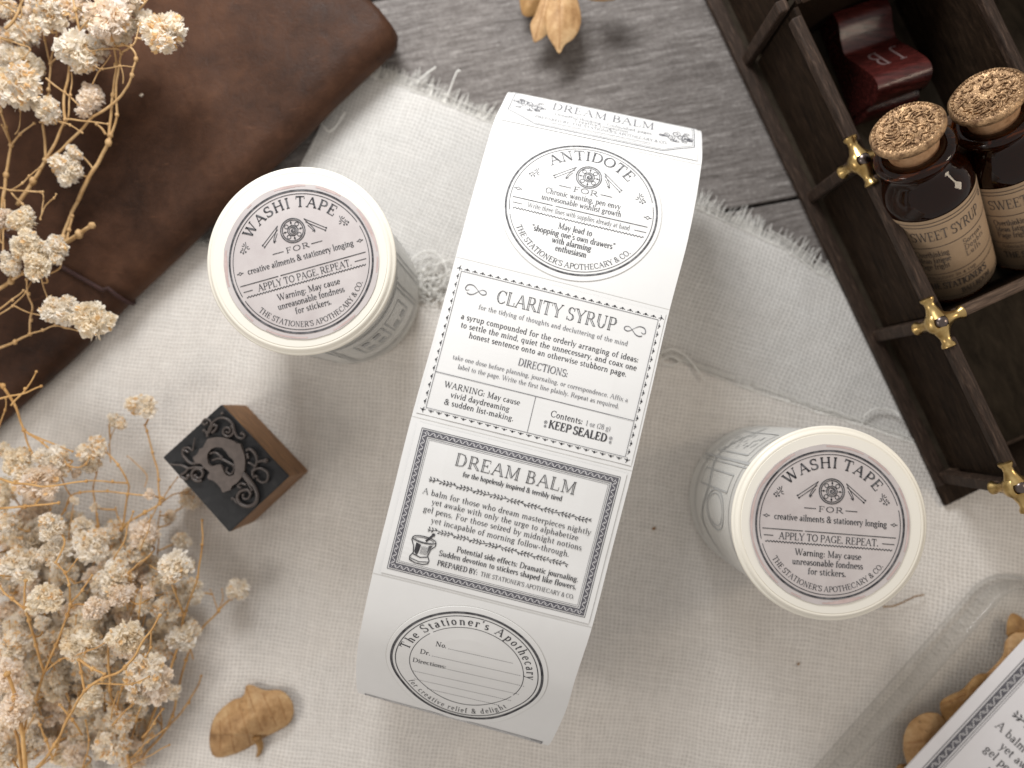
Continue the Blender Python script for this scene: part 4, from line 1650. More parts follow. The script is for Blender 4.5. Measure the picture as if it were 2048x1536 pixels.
# raised initial: outer outline, with a hole; built as a solid with a bridge fill
outer = [(600, 500), (680, 482), (760, 485), (840, 510), (900, 545), (935, 548), (950, 600), (975, 660), (985, 730), (978, 820), (950, 890), (900, 950), (850, 980), (835, 1020), (790, 1035), (755, 1050), (735, 1000), (700, 960), (660, 925), (605, 910), (600, 880), (625, 840), (600, 820), (560, 790), (540, 755), (470, 740), (450, 690), (500, 650), (520, 600), (555, 590), (575, 545)]
inner = [(640, 600), (690, 582), (750, 590), (790, 630), (820, 680), (860, 710), (880, 760), (880, 820), (870, 865), (830, 882), (790, 870), (760, 830), (750, 790), (730, 760), (690, 765), (650, 785), (610, 760), (595, 700), (600, 650)]


def resample(poly, n, start):
    poly = poly[start:] + poly[:start]
    pts = [Vector((a, b, 0)) for a, b in poly] + [Vector((poly[0][0], poly[0][1], 0))]
    L_ = [0]
    for a, b in zip(pts[:-1], pts[1:]):
        L_.append(L_[-1] + (b - a).length)
    out = []
    for i in range(n):
        d = L_[-1] * i / n
        k = 0
        while L_[k + 1] < d:
            k += 1
        f_ = (d - L_[k]) / (L_[k + 1] - L_[k])
        q = pts[k].lerp(pts[k + 1], f_)
        out.append((q.x, q.y))
    return out


N = 90
icx, icy = 740, 735


def by_angle(poly, n):
    dense = resample(poly, 720, 0)
    out = []
    for i in range(n):
        th = -PI + 2 * PI * i / n
        best = min(dense, key=lambda q: abs(((math.atan2(q[1] - icy, q[0] - icx) - th + PI) % (2 * PI)) - PI))
        out.append(best)
    return out


oo, ii = resample(outer, N, 0), None
# match each outer point to the closest-angle inner point
dense = resample(inner, 360, 0)
ii = []
for q in oo:
    th = math.atan2(q[1] - icy, q[0] - icx)
    ii.append(min(dense, key=lambda r_: abs(((math.atan2(r_[1] - icy, r_[0] - icx) - th + PI) % (2 * PI)) - PI)))
mb = MB()
mb.grid([[BP(a, b, 0.0) for a, b in oo], [BP(a, b, 0.085) for a, b in oo], [BP(a, b, 0.085) for a, b in ii], [BP(a, b, 0.0) for a, b in ii]], closed=True)
mb.build('raised_initial', m_grain('flat_copper_face', [(0.3, (0.075, 0.058, 0.050)), (0.7, (0.125, 0.098, 0.084))], (3, 3, 3), 0.45, 0.1, 0.5), blk)


def scroll(pts, r0_, r1_, z=0.055):
    mb = MB()
    c_ = catmull([BP(a, b, z) for a, b in pts], 5)
    n = len(c_)
    mb.tube(c_, [r0_ + (r1_ - r0_) * i / (n - 1) for i in range(n)], 6)
    mb.sphere(c_[-1], r1_ * 1.5, 8, 5)
    return mb.build('scroll_ornament', M['type_worn'], blk, smooth=True)


def spir(cx, cy, r0_, r1_, a0, turns, n=14):
    return [(cx + (r0_ + (r1_ - r0_) * i / n) * math.cos(R(a0) + 2 * PI * turns * i / n), cy + (r0_ + (r1_ - r0_) * i / n) * math.sin(R(a0) + 2 * PI * turns * i / n)) for i in range(n + 1)]


for pts, a, b in (
        ([(590, 480), (610, 400), (660, 320), (730, 285), (800, 300), (850, 350), (870, 420), (900, 480), (950, 495), (975, 465), (945, 445)], .022, .024),
        (spir(800, 420, 70, 14, -60, 1.5), .03, .018),
        ([(610, 440), (640, 370), (615, 310), (570, 300), (545, 330), (565, 355), (590, 340)], .022, .02),
        ([(640, 440), (680, 400), (690, 370), (665, 360)], .026, .026),
        ([(600, 480), (580, 430), (560, 415)], .018, .024),
        ([(750, 250), (745, 240)], .02, .02),
        ([(520, 740), (430, 750), (370, 700), (340, 650), (350, 600), (400, 590), (440, 620), (450, 570), (465, 500)], .028, .012),
        ([(400, 640), (370, 620), (350, 620)], .022, .02),
        ([(560, 800), (470, 790), (400, 800), (330, 770), (270, 765), (220, 760)], .03, .014),
        (spir(500, 860, 75, 34, 60, 1.25), .03, .026),
        ([(400, 800), (370, 840), (320, 880), (380, 910), (400, 880)], .022, .03),
        ([(990, 620), (1030, 605), (1080, 650), (1100, 710), (1090, 770), (1060, 830)], .03, .024),
        ([(1090, 740), (1150, 725), (1190, 725)], .026, .034),
        ([(1010, 740), (1050, 760), (1080, 780)], .02, .02),
        ([(1000, 650), (1010, 690)], .03, .02),
        ([(1060, 880), (1060, 830), (1120, 800), (1190, 825), (1215, 870), (1200, 930), (1150, 945), (1110, 915)], .028, .02),
        ([(1060, 900), (1080, 880), (1100, 885)], .02, .02),
        ([(960, 850), (1020, 920), (1080, 1000), (1105, 1080), (1080, 1160), (1000, 1190), (930, 1160), (900, 1100), (930, 1040), (1000, 1020), (1035, 1060), (1010, 1110), (965, 1110), (960, 1075)], .044, .02),
        ([(930, 840), (1000, 930), (1050, 1020)], .03, .022),
        ([(900, 1160), (870, 1120), (850, 1110)], .02, .02),
        ([(990, 970), (940, 955), (905, 980), (930, 1000)], .024, .02),
        ([(640, 720), (720, 700), (800, 735), (865, 770)], .02, .026),
        ([(620, 650), (680, 640), (740, 690)], .018, .022),
        ([(800, 790), (790, 830), (830, 860), (860, 830), (870, 790)], .02, .02)):
    scroll(pts, a, b)

# ------------------------------------------------------------------ leather journal
JZ = 0.95
jo = P(806, 84, 0.5)
je = P(100, 757, 0.5)
e1 = (je - jo)
e1.z = 0
e1.normalize()
nn = Vector((e1.y, -e1.x, 0))
if nn.x > 0:
    nn = -nn       # points into the journal (up-left in the picture)
jr = thing('leather_journal', 'dark brown worn leather journal closed with a thin dark red cord', 'journal', (jo.x, jo.y, 0.06))
jb = Vector(jr.location)


def jpt(a, d, z):
    return jo + e1 * a + nn * d + Vector((0, 0, z - 0.5)) - jb


def jtop(a, d):
    return 0.06 * nz(a * 0.35, d * 0.35, 3.0) + 0.022 * nz(a * 1.2, d * 1.2, 6.0)


prof = []
for k in range(40):
    d = 10 - (10 - 0.5) * k / 39
    prof.append((d, JZ, 1))
for k in range(1, 14):
    w = PI * k / 14
    prof.append((0.5 - 0.5 * math.sin(w), 0.13 + (JZ - 0.13) * (0.5 + 0.5 * math.cos(w)), 0.5))
for k in range(30):
    prof.append((0.5 + (10 - 0.5) * k / 29, 0.13, 0))
rows = []
NA = 90
for i in range(NA + 1):
    a = 13.0 * i / NA
    row = []
    for d, z, wgt in prof:
        # cover corners round off at the near end
        aa = a
        if i < 8 and wgt == 1:
            aa = a + 0.10 * nz(d * 1.3, 2.0)
        if d < 1.0:
            aa = aa + (0.25 if wgt < 0.4 else 0.0) * (1 - i / NA)
            lim = 0.28
            if a < lim and wgt > 0:
                q = 1 - a / lim
                d = d + 0.16 * q * q * (1 - d)
        bow = 0.05 * nz(a * 0.5, 4.0) - 0.03
        row.append(jpt(aa, d + bow * (1 - min(1, d)), z + jtop(aa, d) * wgt))
    rows.append(row)
mb = MB()
mb.grid(rows)
mb.build('leather_cover', M['leather'], jr, smooth=True, solid=0.09)
mb = MB()
mb.box(tuple(jpt(6.9, 5.2, 0.54)), (12.2, 9.4, 0.60), Matrix.Rotation(math.atan2(e1.y, e1.x), 3, 'Z'))
mb.build('page_block', M['pages'], jr)
# cord wound over the cover and round the spine
cc = []
ca = (P(257, 607, 0.6) - jo).dot(e1)
for k in range(22):
    d = 5.0 - 4.7 * k / 21
    aa = ca - 0.02 + 0.30 * d
    cc.append(jpt(aa, d, JZ + jtop(aa, d) + 0.035))
for k in range(1, 9):
    w = PI * k / 9
    cc.append(jpt(ca - 0.02, 0.45 - 0.51 * math.sin(w), 0.12 + (JZ - 0.08) * (0.5 + 0.5 * math.cos(w))))
mb = MB()
mb.tube(cc, 0.042, 8)
mb.build('cord', M['cord'], jr, smooth=True)


# ------------------------------------------------------------------ dried flowers
def petal_head(seed, pm, r_=0.3):
    rg_ = random.Random(seed)
    mb = MB()
    lobes = [(0, 0, 0, 0.72)]
    for i in range(rg_.choice((5, 6, 7))):
        a = rg_.uniform(0, 2 * PI)
        q = rg_.uniform(0.38, 0.62)
        lobes.append((q * math.cos(a), q * math.sin(a), rg_.uniform(-0.15, 0.4), rg_.uniform(0.34, 0.52)))
    for (lx, ly, lz, lr) in lobes:
        cnt = int(330 * lr * lr) + 16
        mb.cur = 0
        mb.sphere(Vector((lx, ly, lz)) * r_, lr * r_ * 0.62, 8, 6)
        tan_side = rg_.random() < 0.3
        for i in range(cnt):
            d = Vector((rg_.gauss(0, 1), rg_.gauss(0, 1), rg_.gauss(0.2, 1))).normalized()
            ln = lr * r_ * rg_.uniform(0.78, 1.10)
            st_ = lr * r_ * rg_.uniform(0.45, 0.62)
            side = d.cross(Vector((rg_.gauss(0, 1), rg_.gauss(0, 1), rg_.gauss(0, 1)))).normalized()
            up = side.cross(d)
            w = r_ * rg_.uniform(0.06, 0.13)
            c0 = Vector((lx, ly, lz)) * r_
            curl = up * (r_ * rg_.uniform(-0.10, 0.10))
            a_ = c0 + d * st_
            mid = c0 + d * (st_ + (ln - st_) * 0.6) + curl * 0.3
            tip = c0 + d * ln + curl
            wob = up * (w * rg_.uniform(-0.6, 0.6))
            mb.cur = 1 if rg_.random() < (0.17 if tan_side else 0.03) else 0
            mb.add([a_ - side * w * 0.6, a_ + side * w * 0.6, mid + side * w + wob, mid - side * w - wob * 0.6, tip + side * w * 0.8, tip - side * w * 0.7, tip + d * w * rg_.uniform(-0.5, 0.5)],
                   [(0, 1, 2, 3), (3, 2, 4, 6), (3, 6, 5)])
    mb.cur = 1
    mb.sphere((0, 0, -0.1 * r_), r_ * 0.34, 8, 5)
    me = bpy.data.meshes.new('flower_head')
    me.from_pydata(mb.v, [], mb.f)
    me.materials.append(pm)
    me.materials.append(M['calyx'])
    me.polygons.foreach_set('material_index', mb.mi)
    me.update()
    return me


HEADS = [petal_head(40 + i, (M['petal'], M['petal'], M['petal2'], M['petal3'], M['petal'], M['petal3'], M['petal'], M['petal2'])[i]) for i in range(8)]


def sprig(name, label, heads, stems, zfun, seed, smat, extra_links=True, group=None):
    """heads: (px,py,radius px,z or None); stems: polylines of (px,py,z) with width"""
    rg_ = random.Random(seed)
    root = thing(name, label, 'dried flowers', group=group)
    nodes = []
    for pts, w in stems:
        q = catmull([P(*p_) for p_ in pts], 7)
        q = [v_ + Vector((nz(v_.x * 3, v_.y * 3, seed), nz(v_.y * 3, v_.x * 3, seed + 2), 0)) * 0.03 for v_ in q]
        n = len(q)
        mb = MB()
        mb.tube(q, [0.76 * w * (1 - 0.35 * i / n) for i in range(n)], 6)
        for p_ in pts[1:-1]:
            if rg_.random() < 0.6:
                mb.sphere(P(*p_), w * 1.2, 7, 5, (1, 1.3, 1))
        mb.sphere(q[-1], w * 1.1, 6, 4)
        mb.build('stem', smat, root, smooth=True)
        nodes += [(v_, w) for v_ in q[::3]]
    for (px, py, r_, z) in heads:
        z = zfun(rg_) if z is None else z
        c = P(px, py, z)
        rr = r_ / F * (CAM.z - z)
        o = bpy.data.objects.new('flower_head', rg_.choice(HEADS))
        COL.objects.link(o)
        o.parent = root
        o.location = c
        k = rr / 0.30 * 1.30
        o.scale = (k, k * rg_.uniform(0.85, 1.05), k * rg_.uniform(0.75, 0.95))
        o.rotation_euler = (rg_.uniform(-0.5, 0.5), rg_.uniform(-0.5, 0.5), rg_.uniform(0, 6.3))
        if extra_links and nodes:
            # join to a nearby stem with a fine stalk
            best = min(nodes, key=lambda q: (q[0] - c).length + (0.6 if q[0].y > c.y else 0) + (1.5 if (q[0] - c).length < 0.25 else 0))
            b = best[0]
            if (b - c).length < 2.6:
                mid = (b + c) / 2 + Vector((rg_.uniform(-.15, .15), rg_.uniform(-.15, .15), -0.12))
                pts = catmull([b, mid, c - Vector((0, 0, rr * 0.3))], 6)
                mb = MB()
                mb.tube(pts, 0.017, 5)
                mb.build('stalk', smat, root, smooth=True)
    return root


up_heads = [(328, 68, 41, 2.3), (288, 42, 26, 2.0), (221, 42, 44, 2.4), (240, 60, 30, 2.1), (156, 96, 42, 2.1), (104, 31, 38, 2.3), (150, 15, 30, 1.9), (50, 70, 30, 1.6), (60, 132, 30, 1.8), (20, 115, 30, 1.6),
            (40, 182, 42, 2.1), (12, 165, 26, 1.9), (96, 224, 27, 1.9), (181, 200, 30, 1.8), (138, 342, 27, 1.7), (148, 312, 20, 1.7), (262, 4, 26, 2.2), (8, 20, 22, 1.8), (50, 442, 26, 1.9), (2, 438, 22, 1.8),
            (62, 490, 32, 1.9), (114, 500, 25, 1.9), (78, 531, 28, 2.0), (22, 530, 22, 1.8), (90, 505, 22, 1.8), (121, 623, 31, 1.9), (188, 647, 37, 2.0), (75, 10, 26, 1.7), (5, 80, 22, 1.6), (186, 40, 24, 1.8), (200, 76, 22, 1.9)]
up_stems = [
    ([(36, 410, 1.5), (66, 362, 1.55), (92, 320, 1.6)], 0.055),
    ([(92, 320, 1.6), (88, 240, 1.7), (97, 180, 1.8), (100, 128, 1.9)], 0.034),
    ([(100, 128, 1.9), (90, 80, 2.0), (82, 42, 2.1)], 0.024),
    ([(100, 128, 1.9), (112, 75, 2.1), (110, 50, 2.2)], 0.022),
    ([(100, 128, 1.9), (115, 112, 2.0), (126, 95, 2.1)], 0.024),
    ([(92, 320, 1.6), (112, 280, 1.75), (131, 240, 1.85)], 0.04),
    ([(131, 240, 1.85), (128, 215, 1.9), (136, 150, 2.0), (150, 95, 2.1), (157, 62, 2.2), (150, 20, 2.3), (146, -10, 2.3)], 0.036),
    ([(157, 62, 2.2), (180, 40, 2.3), (205, 18, 2.35), (218, 2, 2.4)], 0.022),
    ([(136, 236, 1.85), (141, 190, 1.95), (143, 140, 2.0)], 0.022),
    ([(92, 322, 1.6), (140, 285, 1.7), (180, 240, 1.8), (235, 202, 1.9), (252, 178, 2.0), (264, 150, 2.1), (272, 118, 2.15), (262, 98, 2.2), (245, 88, 2.2)], 0.034),
    ([(131, 238, 1.9), (160, 240, 1.9), (190, 246, 1.9), (216, 248, 1.9)], 0.024),
    ([(80, 245, 1.9), (110, 240, 1.9), (140, 250, 1.9), (164, 264, 1.9)], 0.02),
    ([(156, 402, 1.35), (180, 352, 1.5), (205, 308, 1.6), (217, 285, 1.7), (220, 272, 1.7)], 0.052),
    ([(218, 274, 1.7), (226, 190, 1.85), (232, 130, 2.0), (228, 90, 2.1)], 0.036),
    ([(222, 272, 1.7), (234, 230, 1.8), (234, 160, 2.0), (243, 108, 2.1)], 0.032),
    ([(212, 270, 1.7), (204, 258, 1.75), (194, 250, 1.8)], 0.03),
    ([(243, 106, 2.1), (262, 92, 2.2), (272, 78, 2.2), (278, 52, 2.2)], 0.022),
    ([(243, 106, 2.1), (236, 98, 2.15), (205, 98, 2.2), (180, 101, 2.2), (170, 90, 2.2)], 0.020),
    ([(156, 402, 1.35), (136, 440, 1.4), (126, 475, 1.45), (134, 484, 1.5)], 0.045),
    ([(134, 484, 1.5), (138, 460, 1.5), (143, 432, 1.5)], 0.035),
    ([(134, 484, 1.5), (158, 468, 1.6), (184, 451, 1.7)], 0.062),
    ([(3, 420, 1.5), (12, 350, 1.55), (22, 292, 1.6)], 0.045),
    ([(22, 292, 1.6), (12, 255, 1.7), (2, 225, 1.8)], 0.03),
    ([(22, 292, 1.6), (40, 268, 1.7), (70, 246, 1.8)], 0.026),
    ([(22, 290, 1.6), (4, 250, 1.8)], 0.02),
    ([(30, 268, 1.8), (38, 255, 1.8), (42, 215, 1.9)], 0.014),
    ([(-8, 72, 2.1), (42, 90, 2.1), (60, 100, 2.15), (30, 130, 2.1), (14, 148, 2.1)], 0.018),
    ([(92, 155, 2.0), (130, 185, 1.95), (165, 215, 1.9)], 0.024),
    ([(185, 168, 2.0), (200, 140, 2.05), (220, 112, 2.1)], 0.016),
    ([(190, 130, 2.2), (205, 138, 2.2), (240, 132, 2.2), (268, 134, 2.2)], 0.016),
    ([(0, 375, 1.8), (24, 380, 1.8), (85, 384, 1.8)], 0.024),
    ([(20, 382, 1.7), (45, 366, 1.8), (58, 352, 1.8), (80, 335, 1.8)], 0.02),
    ([(24, 385, 1.7), (45, 408, 1.7), (66, 428, 1.7)], 0.022),
    ([(78, 438, 1.8), (90, 412, 1.8), (108, 396, 1.9), (112, 388, 1.9)], 0.018),
    ([(45, 382, 1.7), (80, 384, 1.7), (86, 400, 1.7), (80, 438, 1.8)], 0.018),
    ([(-6, 697, 1.3), (30, 684, 1.4), (60, 668, 1.5)], 0.036),
    ([(60, 667, 1.5), (62, 640, 1.6), (67, 612, 1.7), (57, 588, 1.8), (54, 560, 1.9)], 0.028),
    ([(60, 667, 1.5), (85, 660, 1.6), (110, 650, 1.7), (155, 660, 1.8)], 0.022),
    ([(82, 553, 1.9), (90, 585, 1.8), (98, 610, 1.8)], 0.018),
    ([(25, 612, 1.7), (60, 625, 1.7), (95, 633, 1.8)], 0.018),
    ([(-6, 580, 1.6), (22, 562, 1.6), (45, 545, 1.7)], 0.05),
    ([(-6, 622, 1.7), (25, 600, 1.7), (48, 580, 1.8)], 0.024),
    ([(-6, 632, 1.7), (25, 612, 1.7), (52, 584, 1.8), (66, 558, 1.8)], 0.02),
    ([(-6, 540, 1.8), (20, 515, 1.8), (34, 490, 1.9)], 0.022),
    ([(6, 510, 1.8), (8, 450, 1.8), (10, 400, 1.7)], 0.022),
    ([(278, 20, 2.2), (290, 5, 2.3), (298, -8, 2.3)], 0.02),
    ([(300, 50, 2.2), (315, 55, 2.3), (328, 64, 2.5)], 0.018),
    ([(10, 58, 2.3), (25, 45, 2.3), (42, 10, 2.3), (52, -8, 2.3)], 0.04),
    ([(0, 5, 2.3), (25, 22, 2.3), (40, 35, 2.3), (42, 0, 2.4)], 0.02),
    ([(246, 168, 2.0), (245, 148, 2.05), (240, 125, 2.1)], 0.018),
]
sprig('dried_flower_sprig', "upper sprig of dried cream baby's breath lying over the leather journal", up_heads, up_stems, lambda g: g.uniform(1.6, 2.2), 4, M['stem'], extra_links=True)

lo_heads = [(289, 813, 26, 1.0), (234, 842, 18, 1.0), (185, 904, 26, 1.3), (178, 930, 20, 1.2), (107, 920, 33, 1.5), (39, 920, 30, 1.3), (76, 969, 38, 1.7), (55, 950, 28, 1.4), (8, 899, 14, 1.0), (10, 1050, 30, 1.6), (60, 1084, 26, 1.2),
            (105, 1055, 23, 1.9), (115, 1102, 32, 1.6), (180, 1097, 32, 1.5), (193, 1071, 16, 1.4), (292, 1066, 32, 1.0), (286, 1090, 24, 1.0), (260, 1112, 26, 1.1), (300, 990, 10, 1.3), (154, 946, 10, 1.3), (341, 1034, 12, 0.4),
            (383, 1000, 22, 0.35), (365, 1084, 18, 0.5), (351, 1128, 33, 1.5), (44, 1132, 35, 1.6), (91, 1196, 33, 2.0), (227, 1160, 33, 1.5), (215, 1180, 24, 1.4), (190, 1217, 23, 1.9), (241, 1193, 22, 1.7), (295, 1182, 14, 1.6),
            (292, 1208, 20, 1.3), (340, 1212, 26, 1.2), (379, 1188, 28, 0.6), (478, 1176, 23, 0.6), (252, 1268, 34, 1.9), (258, 1290, 30, 1.8), (172, 1290, 38, 1.7), (150, 1275, 26, 1.6), (204, 1315, 28, 1.3), (43, 1288, 28, 1.4),
            (20, 1300, 18, 1.5), (96, 1284, 22, 1.3), (45, 1248, 28, 1.0), (85, 1245, 14, 1.5), (363, 1272, 30, 1.1), (295, 1338, 38, 1.8), (305, 1360, 34, 1.6), (281, 1390, 18, 1.7), (185, 1395, 23, 1.5), (114, 1367, 30, 1.2),
            (18, 1350, 32, 1.7), (31, 1415, 34, 1.9), (207, 1440, 20, 0.9), (218, 1494, 30, 1.2), (62, 1480, 26, 0.9), (9, 1517, 24, 1.2), (255, 1143, 24, 1.0), (136, 1150, 22, 0.9), (338, 1174, 14, 1.2), (255, 1478, 22, 0.6),
            (5, 1128, 18, 1.0), (2, 1170, 22, 0.9), (160, 1200, 18, 0.7), (130, 1235, 22, 0.7), (180, 1250, 20, 0.6), (310, 1250, 16, 0.7), (100, 1430, 24, 0.7), (160, 1470, 20, 0.6), (230, 1350, 22, 0.8), (250, 1400, 24, 0.8), (140, 1330, 26, 0.9),
            (70, 1340, 20, 0.8), (60, 1165, 24, 0.8), (10, 980, 28, 0.9), (0, 1010, 20, 1.0), (190, 1150, 20, 0.8), (310, 1130, 20, 0.7), (150, 1000, 9, 1.2), (270, 1490, 9, 0.8), (190, 1015, 8, 1.0), (12, 1220, 20, 0.8), (300, 1440, 7, 0.5), (172, 1360, 18, 0.8), (225, 1110, 10, 1.2),
            (155, 1225, 24, 1.0), (118, 1150, 20, 1.0), (322, 1300, 18, 0.8), (60, 1210, 20, 1.1), (30, 1465, 22, 0.8), (140, 1500, 22, 0.7), (115, 1310, 18, 1.0)]
lo_stems = [
    ([(250, 1560, 0.5), (290, 1470, 0.6), (328, 1372, 0.8), (358, 1290, 1.0), (368, 1230, 1.2)], 0.042),
    ([(368, 1230, 1.2), (352, 1190, 1.4), (342, 1160, 1.5)], 0.026),
    ([(368, 1230, 1.2), (395, 1155, 1.2), (404, 1090, 1.1), (405, 1040, 1.0)], 0.026),
    ([(285, 1515, 0.4), (325, 1468, 0.4), (345, 1432, 0.45), (372, 1320, 0.5), (408, 1255, 0.6), (437, 1222, 0.6), (472, 1185, 0.6)], 0.032),
    ([(325, 1468, 0.4), (378, 1405, 0.4), (404, 1350, 0.5)], 0.026),
    ([(325, 1468, 0.4), (322, 1420, 0.4), (320, 1380, 0.6)], 0.022),
    ([(385, 1318, 0.5), (378, 1280, 0.6), (365, 1260, 0.9)], 0.020),
    ([(437, 1222, 0.6), (428, 1195, 0.6), (420, 1180, 0.6)], 0.014),
    ([(437, 1222, 0.6), (445, 1200, 0.6), (443, 1178, 0.6)], 0.014),
    ([(262, 1540, 0.8), (248, 1475, 0.9), (236, 1425, 1.1), (232, 1418, 1.2)], 0.042),
    ([(232, 1418, 1.2), (220, 1380, 1.4), (217, 1325, 1.5), (215, 1280, 1.7)], 0.036),
    ([(232, 1418, 1.2), (245, 1375, 1.4), (258, 1350, 1.6)], 0.030),
    ([(232, 1418, 1.2), (205, 1395, 1.3), (195, 1365, 1.4)], 0.022),
    ([(66, 1545, 1.4), (110, 1490, 1.7), (140, 1430, 2.0), (168, 1380, 2.2)], 0.040),
    ([(168, 1380, 2.2), (205, 1358, 2.3), (250, 1335, 2.4), (280, 1290, 2.4), (302, 1262, 2.4), (320, 1232, 2.4)], 0.034),
    ([(302, 1264, 2.4), (302, 1295, 2.3), (290, 1312, 2.3)], 0.022),
    ([(168, 1378, 2.2), (162, 1345, 2.2), (158, 1320, 2.2)], 0.03),
    ([(160, 1320, 2.2), (185, 1338, 2.25), (207, 1350, 2.3)], 0.03),
    ([(175, 1370, 2.2), (220, 1368, 2.2), (265, 1368, 2.2), (300, 1355, 2.1)], 0.022),
    ([(52, 1550, 1.8), (44, 1460, 1.9), (30, 1395, 2.0), (15, 1350, 2.1)], 0.055),
    ([(45, 1550, 1.5), (35, 1480, 1.5), (25, 1450, 1.5)], 0.045),
    ([(72, 1400, 1.3), (86, 1350, 1.5), (112, 1290, 1.7), (135, 1230, 1.8), (143, 1210, 1.9)], 0.036),
    ([(143, 1210, 1.9), (138, 1170, 2.0), (130, 1145, 2.0), (112, 1125, 2.0)], 0.026),
    ([(143, 1210, 1.9), (165, 1180, 2.0), (183, 1152, 2.0)], 0.024),
    ([(130, 1148, 2.0), (142, 1132, 2.1), (155, 1118, 2.1)], 0.02),
    ([(88, 1345, 1.5), (72, 1290, 1.7), (58, 1240, 1.9), (50, 1215, 2.0), (52, 1160, 2.1)], 0.034),
    ([(50, 1218, 2.0), (25, 1198, 2.0), (6, 1182, 2.0), (-8, 1150, 2.0)], 0.028),
    ([(88, 1345, 1.5), (120, 1320, 1.7), (170, 1305, 1.9), (218, 1283, 2.1)], 0.022),
    ([(215, 1105, 0.8), (243, 1058, 0.9), (290, 1025, 0.9), (320, 1007, 0.9)], 0.036),
    ([(320, 1007, 0.9), (318, 960, 0.9), (305, 905, 0.9), (294, 862, 1.0), (290, 850, 1.0)], 0.024),
    ([(320, 1007, 0.9), (345, 990, 0.7), (375, 985, 0.5)], 0.022),
    ([(318, 1010, 0.9), (340, 975, 0.9), (355, 955, 0.9)], 0.018),
    ([(245, 1055, 0.9), (255, 990, 1.0), (256, 966, 1.1), (236, 930, 1.2), (212, 905, 1.2)], 0.026),
    ([(245, 1055, 0.9), (236, 1035, 0.9), (232, 1015, 0.9)], 0.018),
    ([(256, 966, 1.1), (225, 963, 1.3), (172, 962, 1.5)], 0.024),
    ([(290, 975, 0.9), (292, 950, 0.9), (265, 920, 1.0), (255, 912, 1.0)], 0.014),
    ([(222, 925, 0.9), (218, 890, 0.9), (232, 850, 1.0)], 0.016),
    ([(105, 1050, 0.9), (130, 1020, 1.0), (142, 992, 1.1), (160, 985, 1.2), (215, 982, 1.2), (262, 988, 1.3), (295, 990, 1.3)], 0.024),
    ([(142, 992, 1.1), (130, 975, 1.2), (120, 950, 1.3)], 0.02),
    ([(205, 1110, 0.8), (195, 1040, 0.8), (188, 980, 0.9), (196, 930, 1.0), (203, 905, 1.1)], 0.024),
    ([(-8, 770, 1.7), (6, 772, 1.8), (28, 810, 1.7), (48, 860, 1.6)], 0.038),
    ([(48, 860, 1.6), (85, 885, 1.6), (130, 925, 1.6), (155, 935, 1.6), (172, 928, 1.6), (178, 915, 1.6)], 0.022),
    ([(48, 860, 1.6), (100, 885, 1.6), (145, 902, 1.6)], 0.022),
    ([(48, 860, 1.6), (60, 900, 1.5), (80, 925, 1.5), (108, 945, 1.5)], 0.024),
    ([(-8, 800, 1.9), (40, 788, 1.9), (84, 773, 1.9)], 0.026),
    ([(22, 812, 1.9), (50, 778, 1.9), (74, 744, 1.9)], 0.024),
    ([(-8, 870, 1.4), (10, 820, 1.6), (12, 798, 1.7)], 0.02),
    ([(-8, 955, 2.0), (30, 965, 2.1), (90, 973, 2.1), (172, 962, 2.1)], 0.030),
    ([(-8, 1018, 2.0), (50, 1013, 2.0), (118, 1006, 2.0)], 0.030),
    ([(90, 1230, 1.0), (100, 1130, 1.0), (78, 1070, 1.1), (100, 1020, 1.2)], 0.022),
    ([(165, 1470, 1.3), (145, 1440, 1.5), (118, 1410, 1.6)], 0.028),
    ([(166, 1535, 1.2), (178, 1480, 1.4), (172, 1440, 1.5)], 0.02),
    ([(105, 1520, 1.2), (92, 1480, 1.3), (80, 1450, 1.4)], 0.03),
    ([(110, 1510, 1.0), (118, 1480, 1.1), (135, 1430, 1.2)], 0.022),
    ([(250, 1250, 1.0), (230, 1300, 1.0), (210, 1420, 0.8), (240, 1530, 0.6)], 0.026),
    ([(430, 990, 0.9), (405, 1040, 1.0)], 0.0001),
    ([(300, 1130, 1.1), (345, 1160, 1.2), (355, 1200, 1.2), (366, 1228, 1.2)], 0.018),
]
lo_stems = [s_ for s_ in lo_stems if s_[1] > 0.001]
rg = random.Random(21)
for i in range(90):
    y = rg.uniform(1040, 1540)
    x = rg.uniform(-10, 330 + (30 if 1120 < y < 1420 else -40))
    lo_heads.append((x, y, rg.uniform(16, 30), rg.uniform(0.35, 1.1)))
for i in range(60):
    lo_heads.append((rg.uniform(-10, 290), rg.uniform(1140, 1545), rg.uniform(15, 27), rg.uniform(0.3, 0.9)))
for i in range(12):
    lo_heads.append((rg.uniform(-10, 120), rg.uniform(900, 1100), rg.uniform(14, 26), rg.uniform(0.35, 1.0)))
rg = random.Random(77)
for i in range(55):
    x, y = rg.uniform(-10, 330), rg.uniform(1080, 1540)
    if x > 330 - (y - 1080) * 0.02:
        continue
    a = R(rg.gauss(72, 26))
    l_ = rg.uniform(45, 120)
    z = rg.uniform(0.4, 1.5)
    lo_stems.append(([(x, y, z), (x + 0.5 * l_ * math.cos(a) + rg.uniform(-6, 6), y - 0.5 * l_ * math.sin(a), z + 0.1), (x + l_ * math.cos(a), y - l_ * math.sin(a), z + 0.2)], rg.uniform(0.014, 0.026)))
sprig('dried_flower_sprig', "lower dense bunch of dried cream baby's breath with amber stems on the beige cloth", lo_heads, lo_stems, lambda g: g.uniform(0.5, 1.6), 9, M['stem2'])


